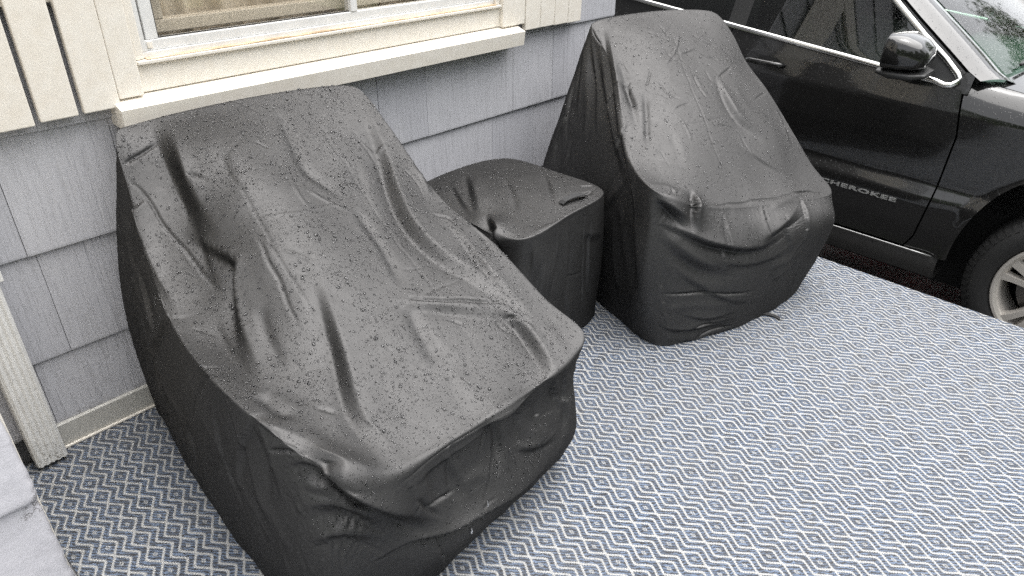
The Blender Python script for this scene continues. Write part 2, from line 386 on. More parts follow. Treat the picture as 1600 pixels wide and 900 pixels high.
def mat_rug():
    m = M('woven_outdoor_rug'); p = m.pos()
    v = m.mapv(p, rot=(0, 0, RUG_ROT), loc=RUG_LOC)
    wob = m.noise(p, 9, 2); x, y, _ = m.sep(v)
    c, q, a = .06653, .07154, .0225
    st = m.math('SINE', m.math('MULTIPLY', y, 2*math.pi/.0052)); sx = m.math('SINE', m.math('MULTIPLY', x, 2*math.pi/.0046))
    fine = m.noise(p, 420, 2, .6)
    xj = m.math('ADD', x, m.math('ADD', m.math('MULTIPLY', st, .0010), m.math('MULTIPLY', m.math('SUBTRACT', fine, .5), .0060)))
    yj = m.math('ADD', y, m.math('MULTIPLY', sx, .0009))
    k = m.math('FLOOR', m.math('ADD', m.math('DIVIDE', xj, c), .5))
    dx = m.math('ABSOLUTE', m.math('SUBTRACT', xj, m.math('MULTIPLY', k, c)))
    ph = m.math('ADD', m.math('DIVIDE', yj, q), m.math('MULTIPLY', k, .5))
    fr = m.math('ABSOLUTE', m.math('SUBTRACT', m.math('FRACT', ph), .5))
    tri = m.math('SUBTRACT', 1.0, m.math('MULTIPLY', fr, 2.0)); cs = m.math('MULTIPLY_ADD', m.math('COSINE', m.math('MULTIPLY', fr, 2*math.pi)), .5, .5)
    h = m.math('MULTIPLY', m.math('ADD', m.math('MULTIPLY', tri, .6), m.math('MULTIPLY', cs, .4)), a)
    d1 = m.math('ABSOLUTE', m.math('SUBTRACT', dx, h))
    d2 = m.math('ABSOLUTE', m.math('SUBTRACT', dx, m.math('ADD', h, c/2-a/2)))
    d = m.math('MINIMUM', d1, d2)
    line = m.ramp(m.math('MULTIPLY', d, 100.0), [(.25, 1.0), (.46, 0.0)])
    mm = m.math('ADD', m.math('DIVIDE', dx, a), m.math('MULTIPLY', fr, 2.0))
    ring = m.ramp(mm, [(.05, 0.0), (.12, .9), (.22, 1.0), (.29, 0.0)])
    white = m.math('MAXIMUM', line, m.math('MULTIPLY', ring, .85))
    tw = m.math('FRACT', m.math('ADD', m.math('MULTIPLY', x, 88.0), m.math('ADD', m.math('MULTIPLY', y, 70.0), m.math('MULTIPLY', m.noise(p, 60, 3, .6), 2.2))))
    patch = m.noise(p, 26, 2, .6)
    bl = m.math('MULTIPLY', m.ramp(tw, [(.25, 0.0), (.50, 1.0), (.85, 1.0), (1.0, 0.0)]), m.ramp(patch, [(.32, .35), (.58, 1.0)]))
    dark = m.mix(bl, (.017, .0175, .021), (.108, .148, .222))
    wcol = m.mix(fine, (.28, .28, .277), (.45, .45, .44))
    speck = m.math('MULTIPLY', m.ramp(m.noise(p, 330, 3, .7), [(.54, 0.0), (.68, 1.0)]), .16)
    col = m.mix(m.math('MAXIMUM', white, speck), dark, wcol)
    soil = m.ramp(m.noise(p, 2.3, 5, .6), [(.35, 0.0), (.75, 1.0)]); col = m.mix(m.math('MULTIPLY', soil, .22), col, (.16, .155, .15))
    h2 = m.math('ADD', m.math('MULTIPLY', white, .5), m.math('ADD', m.math('MULTIPLY', m.math('MULTIPLY', st, sx), .3), m.math('MULTIPLY', fine, .6)))
    m.set(color=col, rough=.52, sheen=.18, sheen_rough=.45, spec=.32, normal=m.bump(h2, .8, .003)); return m.m
def mat_asphalt():
    m = M('wet_asphalt'); p = m.pos(); n = m.noise(p, 3, 5, .6); g = m.noise(p, 160, 3, .6)
    m.set(color=m.mix(n, (.035, .035, .036), (.06, .059, .057)), rough=m.ramp(n, [(.35, .25), (.7, .6)]), normal=m.bump(g, .5, .006)); return m.m
RUG_ROT, RUG_LOC = R(-3.4), (-.0304, -.0285, 0)
def mat_thick():
    m = M('thick_lavender_paint'); p = m.pos(); n = m.noise(p, 20, 5, .65); f = m.noise(m.mapv(p, (90, 90, 5)), 1.0, 4, .6)
    crack = m.math('MULTIPLY', m.ramp(m.math('ABSOLUTE', m.math('SUBTRACT', m.noise(p, 11, 5, .65), .5)), [(.0, 1.0), (.010, 0.0)]), m.ramp(m.noise(p, 6, 2), [(.63, 0.0), (.68, 1.0)]))
    col = m.mix(n, (.50, .495, .53), (.58, .575, .605)); col = m.mix(m.math('MULTIPLY', crack, .8), col, (.08, .07, .06))
    col = m.mix(m.math('MULTIPLY', m.ramp(m.noise(p, 70, 3), [(.70, 0.0), (.76, 1.0)]), .6), col, (.30, .28, .24))
    m.set(color=col, rough=.42, normal=m.bump(m.math('ADD', n, m.math('ADD', m.math('MULTIPLY', f, 1.0), m.math('MULTIPLY', crack, -.4))), .6, .004)); return m.m
def mat_worn():
    m = M('bare_weathered_wood'); p = m.pos(); n = m.noise(m.mapv(p, (9, 60, 60)), 1.0, 5, .7)
    m.set(color=m.ramp(n, [(.35, (.72, .66, .56)), (.52, (.58, .44, .28)), (.68, (.30, .21, .13))]), rough=.7, normal=m.bump(n, .5, .003)); return m.m
MT = dict(worn=mat_worn(), thick=mat_thick(), shingle=mat_shingle(), trim=mat_trim(), skirt=mat_skirting(), alum=mat_metal_paint('pale_aluminium', (.72, .715, .70)),
          spout=mat_metal_paint('white_downspout_paint', (.74, .735, .715), True), glass=mat_glass('window_glass', (.96, .95, .93)), curtain=mat_curtain(),
          rug=mat_rug(), asphalt=mat_asphalt(), sash=plain('beige_sash', (.62, .57, .49), .5), back=plain('wall_backing', (.10, .10, .105), .8),
          roof=plain('roof_shingle_grey', (.09, .09, .095), .85), deck=plain('porch_floor_grey', (.22, .22, .23), .6), dark=plain('dark_recess', (.02, .02, .02), .8))

# ---------------------------------------------------------------- ground, driveway, porch
def sheet(name, x0, x1, y0, y1, z, mat, kind='structure'):
    o = link(name, mesh_py(name, [(x0, y0, z), (x1, y0, z), (x1, y1, z), (x0, y1, z)], [(0, 1, 2, 3)]), mat); o['kind'] = kind; return o
gm = M('wet_lawn'); gp = gm.pos(); gm.set(color=gm.mix(gm.noise(gp, 2, 5), (.035, .055, .022), (.07, .09, .04)), rough=.9, normal=gm.bump(gm.noise(gp, 40, 4), .6, .03))
sheet('ground', -600, 600, -600, 600, -.498, gm.m)
sheet('driveway', 3.07, 6.6, -14, 14, -.490, MT['asphalt'])
o = box('porch_floor', (-1.6, -1.7, -.499), (3.045, 1.975, -.0105), MT['deck'], None, .004); o['kind'] = 'structure'
# rug: a thin slab, softly rounded at its edge
rug = box('rug', (.1265, -1.62, -.010), (3.053, 1.962, 0.0), MT['rug'], None, .0035, 2)
tag(rug, 'blue, black and white diamond patterned outdoor rug covering the porch floor', 'rug')

# ---------------------------------------------------------------- the house
WY = 1.985
house = empty('house', (1.2, 2.6, -.5)); tag(house, 'lavender grey shingled house with cream window trim and shutters', 'house')
# wall backing with the window opening left free, and the bump-out on the left
WX0, WX1, WZ0, WZ1 = .80, 2.06, 1.06, 2.12
for lo, hi in (((-1.2, WY, -.5), (WX0, WY+.14, 3.2)), ((WX1, WY, -.5), (2.868, WY+.14, 3.2)), ((WX0, WY, -.5), (WX1, WY+.14, WZ0)), ((WX0, WY, WZ1), (WX1, WY+.14, 3.2)),
               ((2.728, WY+.141, -.5), (2.868, 6.2, 3.2)), ((-1.2, 1.468, -.5), (.1105, WY-.001, 3.2))):
    box('wall', lo, hi, MT['back'], house, 0)
box('back_wall', (-1.2, 6.2, -.5), (2.868, 6.34, 3.2), MT['back'], house, 0)
# shingle courses: one mesh, scaled in width, one object for each shingle
unit = {}
def shingle_mesh(exp):
    k = round(exp, 3)
    if k not in unit:
        t0, t1, H = .0165, .004, exp+.03      # thickness at the butt and at the head
        V = [(0, -t0, .0), (1, -t0, .0), (1, -t0-.0004, .006), (0, -t0-.0004, .006), (0, -t1, H), (1, -t1, H), (0, 0, 0), (1, 0, 0), (1, 0, H), (0, 0, H)]
        F = [(0, 1, 2, 3), (3, 2, 5, 4), (1, 0, 6, 7), (4, 5, 8, 9), (0, 3, 4, 9, 6), (2, 1, 7, 8, 5)]
        unit[k] = mesh_py('shingle', V, F); unit[k].materials.append(MT['shingle'])
    return unit[k]
def shingle(x0, x1, y, z, exp, dy):
    o = link('shingle', shingle_mesh(exp), None, house)
    o.matrix_basis = Matrix.Translation((x0+.0007, y+dy, z)) @ Matrix.Diagonal((x1-x0-.0014, 1, 1, 1)); return o
courses = [(.078, .215), (.293, .306), (.599, .306), (.905, .306), (1.211, .306), (1.517, .306), (1.823, .306), (2.129, .306), (2.435, .306), (2.741, .306)]
hand = {0: [.27, .56, .83, 1.12], 1: [.215, .365, .66, .93, 1.2, 1.46, 1.78, 2.07, 2.33, 2.60, 2.868], 2: [.20, .345, .62, .95, 1.2, 1.49, 1.71, 1.93, 2.185, 2.44, 2.66, 2.868]}
rs = random.Random(11)
for ci, (z, e) in enumerate(courses):
    xs = list(hand.get(ci, [.12]))
    if ci not in hand: xs = [.12 + rs.uniform(.08, .2)]
    while xs[-1] < 2.868-.13: xs.append(xs[-1] + rs.uniform(.16, .33))
    if xs[0] > .12: xs = [.118] + xs
    xs[-1] = 2.868
    for a, b in zip(xs[:-1], xs[1:]):
        if WZ0-.2 < z+e*.5 < WZ1+.1 and a > .62 and b < 2.2: continue
        shingle(a, b, WY, z + rs.uniform(-.0012, .0012), e, rs.uniform(-.0015, .0008))
def rough_shingle(x0, x1, y, z, exp, seed, t0=.026, t1=.008):
    """thick, much painted shingle whose butt and free edge are chipped and uneven"""
    nx, nz = 26, 34; H = exp+.03; xs = x0+(x1-x0)*np.linspace(0, 1, nx)**.6; zz = np.linspace(0, 1, nz)**1.15*H
    X, Z = np.meshgrid(xs, zz); P = np.stack([X*14, Z*14, np.zeros_like(X)+seed*3.7], -1).reshape(-1, 3)
    chip = (vnoise(P, seed)+.6*vnoise(P*3, seed+1)).reshape(X.shape); fine_ = vnoise(P*np.array((9, 1.2, 1)), seed+2).reshape(X.shape)
    edge = np.clip((X-x0)/(x1-x0), 0, 1)**8; X2 = X+edge*(.007*chip-.004)
    Z2 = Z+z+np.clip(1-Z/.05, 0, 1)*.006*chip
    T = t0+(t1-t0)*Z/H; rim = np.clip((x1-X)/.012, 0, 1)*np.clip(Z/.008, .25, 1)
    Y2 = y-T*(.35+.65*np.sqrt(rim))-.0011*chip-.0009*fine_
    A = np.stack([X2, Y2, Z2], -1); Bk = A.copy(); Bk[..., 1] = y
    V = np.vstack([A.reshape(-1, 3), Bk.reshape(-1, 3)]); i = np.arange(nx*nz).reshape(nz, nx); b = i+nx*nz
    Q = [np.stack([i[:-1, :-1], i[:-1, 1:], i[1:, 1:], i[1:, :-1]], -1).reshape(-1, 4)]
    for u, w in ((i[0], b[0]), (i[:, -1], b[:, -1]), (i[-1, ::-1], b[-1, ::-1]), (i[::-1, 0], b[::-1, 0])): Q.append(np.stack([w[:-1], w[1:], u[1:], u[:-1]], -1))
    return link('shingle', mesh_np('shingle', V, np.vstack(Q)), MT['thick'], house, True)
for ci, (z, e) in enumerate([(-.02, .313)] + courses[1:]):     # bump-out front, its corner towards the porch
    xs = [.1205, -.07-.03*(ci % 3), -.33+.04*(ci % 2), -.62, -.9, -1.2]
    for k, (b, a) in enumerate(zip(xs[:-1], xs[1:])):
        if k == 0 and ci < 4: rough_shingle(a, b, 1.4675, z, e, 60+ci)
        else: shingle(a, b, 1.4675, z, e, rs.uniform(-.0015, .0008))
box('corner_edge', (.1110, 1.4685, -.1), (.1185, 1.985, 3.2), MT['trim'], house, .001)
box('base_bead', (.20, 1.9485, .0005), (2.868, 1.9565, .009), MT['trim'], house, .003, 2)
box('skirting_board', (.20, 1.957, -.0005), (2.868, 1.9845, .083), MT['skirt'], house, .003)
# downspout: corrugated tube beside the bump-out
prof = []; n = 40
for i in range(n+1):
    f = i/n; prof.append((.182+.074*f, 1.898+.0024*math.cos(f*2*math.pi*5.0)))
prof += [(.258, 1.906), (.258, 1.952), (.180, 1.952), (.180, 1.906)]
V = []; F = []; zs = [.018, .02, .6, 1.5, 3.2]; m_ = len(prof)
for z in zs: V += [(x, y, z) for x, y in prof]
for i in range(len(zs)-1):
    for k in range(m_): F.append((i*m_+k, i*m_+(k+1) % m_, (i+1)*m_+(k+1) % m_, (i+1)*m_+k))
ds = link('downspout', mesh_py('downspout', V, F), MT['spout'], house); ds['label'] = 'white ribbed downspout dirty at its foot'
for zc in (.605, 1.9):
    box('downspout_strap', (.172, 1.893, zc-.014), (.268, 1.8965, zc+.014), MT['spout'], ds, .001)
# window
win = empty('window', (1.43, WY, .9), house); win.location = (1.43-1.2, WY-2.6, .9+.5); win['label'] = 'sliding window with cream casing and brown curtain'
win.matrix_parent_inverse = Matrix()
def wb(name, lo, hi, mat='trim', bevel=.003): return box(name, lo, hi, MT[mat], win, bevel, 2)
V = [(.632, 1.902, .882), (2.165, 1.902, .882), (2.165, 1.896, .934), (.632, 1.896, .934), (.632, 1.9845, .962), (2.165, 1.9845, .962), (.632, 1.9845, .882), (2.165, 1.9845, .882)]
F = [(0, 1, 2, 3), (3, 2, 5, 4), (1, 0, 6, 7), (0, 3, 4, 6), (2, 1, 7, 5)]
link('sill', mesh_py('sill', V, F), MT['trim'], win)
wb('sill_riser', (.712, 1.948, .955), (2.072, 1.9835, 1.026))
wb('stool_ledge', (.714, 1.936, 1.0265), (2.070, 1.9835, 1.036), bevel=.002)
wb('casing', (.648, 1.932, .953), (.711, 1.9835, 2.2)); wb('casing', (2.073, 1.932, .953), (2.20, 1.9835, 2.2)); wb('casing', (.648, 1.930, 2.201), (2.20, 1.9835, 2.33))
wb('inner_casing', (.7115, 1.948, 1.037), (.738, 1.9835, 2.2)); wb('inner_casing', (2.047, 1.948, 1.037), (2.0725, 1.9835, 2.2))
wb('weathered_strip', (.741, 1.9385, 1.0362), (2.044, 1.9568, 1.0395), 'worn', .0008)
# storm frame: steps of aluminium
wb('frame_rail', (.739, 1.957, 1.0365), (2.046, 1.990, 1.052), 'alum', .0015); wb('frame_rail', (.752, 1.962, 1.0525), (2.034, 1.996, 1.079), 'alum', .0015)
wb('frame_stile', (.739, 1.957, 1.0525), (.7515, 1.990, 2.199), 'alum', .0015); wb('frame_stile', (2.0345, 1.957, 1.0525), (2.046, 1.990, 2.199), 'alum', .0015)
wb('frame_stile', (.759, 1.964, 1.0795), (.790, 1.994, 2.15), 'alum', .0015); wb('frame_stile', (1.400, 1.960, 1.0795), (1.424, 1.996, 2.15), 'alum', .0015); wb('frame_stile', (2.008, 1.964, 1.0795), (2.033, 1.994, 2.15), 'alum', .0015)
wb('frame_rail', (.739, 1.957, 2.15), (2.046, 1.992, 2.2), 'alum', .0015)
wb('corner_clip', (.757, 1.959, 1.060), (.770, 1.9625, 1.076), 'trim', .001)
wb('inner_gasket', (.790, 1.972, 1.0795), (1.400, 1.974, 1.0822), 'dark', 0)
for a, b in ((.790, 1.400), (1.424, 2.008)):
    link('pane', box_mesh('pane', (a, 1.9755, 1.0795), (b, 1.9785, 2.15), 0), MT['glass'], win)
wb('sash_rail', (.80, 2.012, 1.082), (2.06, 2.05, 1.116), 'sash'); wb('sash_stile', (.80, 2.012, 1.1165), (.835, 2.05, 2.12), 'sash'); wb('sash_stile', (1.372, 2.008, 1.1165), (1.425, 2.05, 2.12), 'sash'); wb('sash_stile', (2.02, 2.012, 1.1165), (2.06, 2.05, 2.12), 'sash')
V = []; F = []; n = 160
for i in range(n+1):
    x = .70+1.5*i/n; y = 2.082+.012*math.sin(x*46)+.008*math.sin(x*113+1)
    V += [(x, y, .98), (x, y*1.0+.003*math.sin(x*30), 2.25)]
for i in range(n): F.append((2*i, 2*i+2, 2*i+3, 2*i+1))
link('curtain', mesh_py('curtain', V, F), MT['curtain'], win, True)
# shutters
def shutter(xs, ylo, yhi, zb, label, battens):
    s = empty('shutter', (0, 0, 0), house); s.matrix_parent_inverse = world_of(house).inverted(); s['label'] = label
    for (a, b, dz) in xs: box('board', (a, ylo, zb+dz), (b, yhi, 2.25), MT['trim'], s, .003, 2)
    for z0, z1 in battens: box('batten', (xs[0][0]+.01, yhi+.0005, z0), (xs[-1][1]-.004, yhi+.016, z1), MT['trim'], s, .002)
shutter([(.16, .246, .0), (.259, .347, .0), (.3605, .4475, -.002), (.4605, .5455, .003), (.559, .6465, .004)], 1.929, 1.950, .931, 'cream board shutter with open gaps beside the downspout', [(1.192, 1.28), (2.0, 2.09)])
shutter([(2.2035, 2.2925, .0), (2.2945, 2.3825, .0), (2.3845, 2.4725, -.002), (2.4745, 2.562, -.004)], 1.931, 1.950, .926, 'cream board shutter with closed joints near the house corner', [(1.192, 1.28), (2.0, 2.09)])
# roof with eaves
V = [(-1.4, 1.93, 3.15), (3.05, 1.93, 3.15), (3.05, 6.6, 3.15), (-1.4, 6.6, 3.15), (-1.4, 1.93, 3.26), (3.05, 1.93, 3.26), (3.05, 6.6, 3.26), (-1.4, 6.6, 3.26), (-1.4, 4.15, 4.5), (3.05, 4.15, 4.5)]
F = [(3, 2, 1, 0), (0, 1, 5, 4), (4, 5, 9, 8), (6, 7, 8, 9), (2, 3, 7, 6), (0, 4, 8, 7, 3), (1, 2, 6, 9, 5)]
link('roof', mesh_py('roof', V, F), MT['roof'], house)
def hang(e, m, l, h): return (e, m, l, h)
def chair_cover_near():
    back = [((.583,1.838,.892),(.530,1.875,.60),(.505,1.885,.33),(.515,1.893,.055)),
            ((.650,1.872,.912),(.640,1.915,.60),(.640,1.925,.30),(.640,1.925,.05)),
            ((.950,1.848,.926),(.950,1.915,.60),(.950,1.925,.30),(.950,1.925,.05)),
            ((1.205,1.806,.922),(1.225,1.905,.60),(1.23,1.915,.30),(1.23,1.915,.05))]
    right = [((1.270,1.765,.902),(1.305,1.85,.60),(1.315,1.87,.30),(1.315,1.87,.04))]
    for y, z in ((1.66,.836),(1.52,.724),(1.40,.652),(1.27,.612),(1.15,.565),(1.01,.497)):
        right.append(((1.272,y,z),(1.300,y,z*.68),(1.305,y,z*.34),(1.295,y,.02)))
    front = [((1.275,.876,.450),(1.250,.882,.33),(1.255,.862,.16),(1.235,.885,.03)),
             ((1.185,.842,.427),(1.185,.852,.33),(1.18,.822,.16),(1.165,.872,.035)),
             ((1.000,.836,.420),(1.00,.838,.32),(.99,.796,.16),(.98,.862,.03)),
             ((.800,.838,.432),(.80,.832,.33),(.79,.790,.165),(.785,.855,.022)),
             ((.588,.846,.448),(.580,.835,.31),(.595,.838,.15),(.59,.86,.01))]
    left = [((.492,.928,.500),(.468,.895,.33),(.455,.90,.165),(.462,.915,.01)),
            ((.452,1.050,.553),(.428,1.05,.37),(.418,1.05,.185),(.428,1.07,.01)),
            ((.446,1.220,.566),(.425,1.23,.39),(.420,1.23,.195),(.435,1.25,.01)),
            ((.472,1.440,.572),(.445,1.45,.39),(.442,1.46,.20),(.455,1.48,.012)),
            ((.508,1.620,.640),(.485,1.64,.45),(.470,1.66,.22),(.480,1.68,.02)),
            ((.552,1.760,.785),(.510,1.79,.55),(.490,1.80,.28),(.500,1.81,.04))]
    inner = [(.93,1.70,.858),(.93,1.55,.768),(.93,1.40,.690),(.93,1.25,.615),(.93,1.10,.545),(.93,.95,.472),
             (.75,1.70,.850),(.72,1.55,.765),(.70,1.40,.690),(.69,1.25,.618),(.69,1.10,.548),(.70,.95,.480),
             (1.12,1.70,.853),(1.12,1.55,.752),(1.12,1.40,.668),(1.12,1.25,.603),(1.12,1.10,.543),(1.12,.95,.468),
             (.628,1.64,.722),(.595,1.50,.618),(.572,1.35,.572),(.560,1.22,.552),(.560,1.08,.526),(1.22,1.58,.765),(1.23,1.33,.632)]
    return [back, right, front, left], inner
def chair_cover_far():
    O = np.array((1.905,1.05)); u = np.array((.974,-.225)); w = np.array((.225,.974))
    def P(a, b, z): q = O+a*u+b*w; return (q[0], q[1], z)
    back = [(P(.275,.735,.955),P(.17,.77,.62),P(.10,.80,.32),P(.09,.80,.05)),
            (P(.33,.755,.985),P(.30,.83,.62),P(.30,.85,.32),P(.30,.85,.05)),
            (P(.60,.735,1.00),P(.60,.83,.62),P(.60,.85,.32),P(.60,.85,.05)),
            (P(.83,.690,.995),P(.85,.82,.62),P(.86,.84,.32),P(.86,.84,.05))]
    right = [(P(.905,.655,.972),P(.95,.74,.62),P(.96,.80,.32),P(.95,.80,.04))]
    for b, z in ((.575,.905),(.480,.812),(.345,.722),(.185,.592),(.07,.495)):
        right.append((P(.925,b,z),P(.965,b,z*.68),P(.965,b,z*.34),P(.94,b,.02)))
    front = [(P(.945,-.03,.418),P(.965,-.045,.28),P(.955,-.035,.14),P(.925,.0,.012)),
             (P(.85,-.055,.415),P(.86,-.118,.335),P(.84,-.10,.15),P(.80,-.085,.01)),
             (P(.60,-.055,.450),P(.60,-.132,.365),P(.59,-.138,.17),P(.57,-.125,.01)),
             (P(.32,-.038,.487),P(.32,-.112,.375),P(.31,-.125,.17),P(.30,-.12,.01)),
             (P(.12,-.015,.540),P(.12,-.062,.40),P(.12,-.085,.18),P(.13,-.09,.01))]
    left = [(P(-.005,.045,.600),P(-.02,.02,.40),P(-.015,.0,.20),P(.02,-.02,.01)),
            (P(.035,.20,.632),P(.010,.19,.43),P(.010,.18,.22),P(.035,.18,.01)),
            (P(.110,.35,.708),P(.050,.35,.47),P(.035,.35,.24),P(.05,.35,.02)),
            (P(.185,.48,.792),P(.100,.50,.52),P(.06,.51,.27),P(.07,.51,.03)),
            (P(.260,.62,.885),P(.150,.66,.58),P(.085,.68,.30),P(.085,.68,.04))]
    inner = [P(.60,.62,.945),P(.60,.48,.855),P(.59,.34,.765),P(.58,.20,.655),P(.58,.08,.545),P(.58,-.01,.475),
             P(.42,.62,.938),P(.38,.48,.850),P(.34,.34,.762),P(.28,.20,.662),P(.22,.08,.585),
             P(.78,.58,.915),P(.78,.44,.820),P(.78,.30,.715),P(.77,.16,.610),P(.78,.04,.485)]
    return [back, right, front, left], inner
def table_cover():
    back = [((1.475,1.785,.497),(1.46,1.795,.35),(1.455,1.80,.18),(1.46,1.80,.03)),
            ((1.70,1.802,.523),(1.70,1.815,.35),(1.70,1.82,.18),(1.70,1.82,.03))]
    right = [((1.935,1.765,.512),(1.95,1.775,.35),(1.952,1.78,.18),(1.95,1.78,.02)),
             ((1.950,1.52,.520),(1.962,1.52,.35),(1.965,1.52,.18),(1.96,1.52,.015))]
    front = [((1.938,1.305,.516),(1.950,1.295,.35),(1.950,1.293,.18),(1.945,1.295,.008)),
             ((1.70,1.262,.522),(1.70,1.252,.35),(1.70,1.25,.18),(1.70,1.255,.01))]
    left = [((1.462,1.275,.508),(1.452,1.265,.35),(1.45,1.262,.18),(1.455,1.268,.01)),
            ((1.455,1.52,.495),(1.44,1.52,.34),(1.438,1.52,.18),(1.44,1.52,.015))]
    inner = [(1.70,1.53,.538),(1.58,1.53,.532),(1.57,1.40,.526),(1.60,1.68,.528),(1.51,1.53,.516),(1.85,1.53,.531),(1.70,1.38,.531),(1.70,1.68,.532)]
    return [back, right, front, left], inner
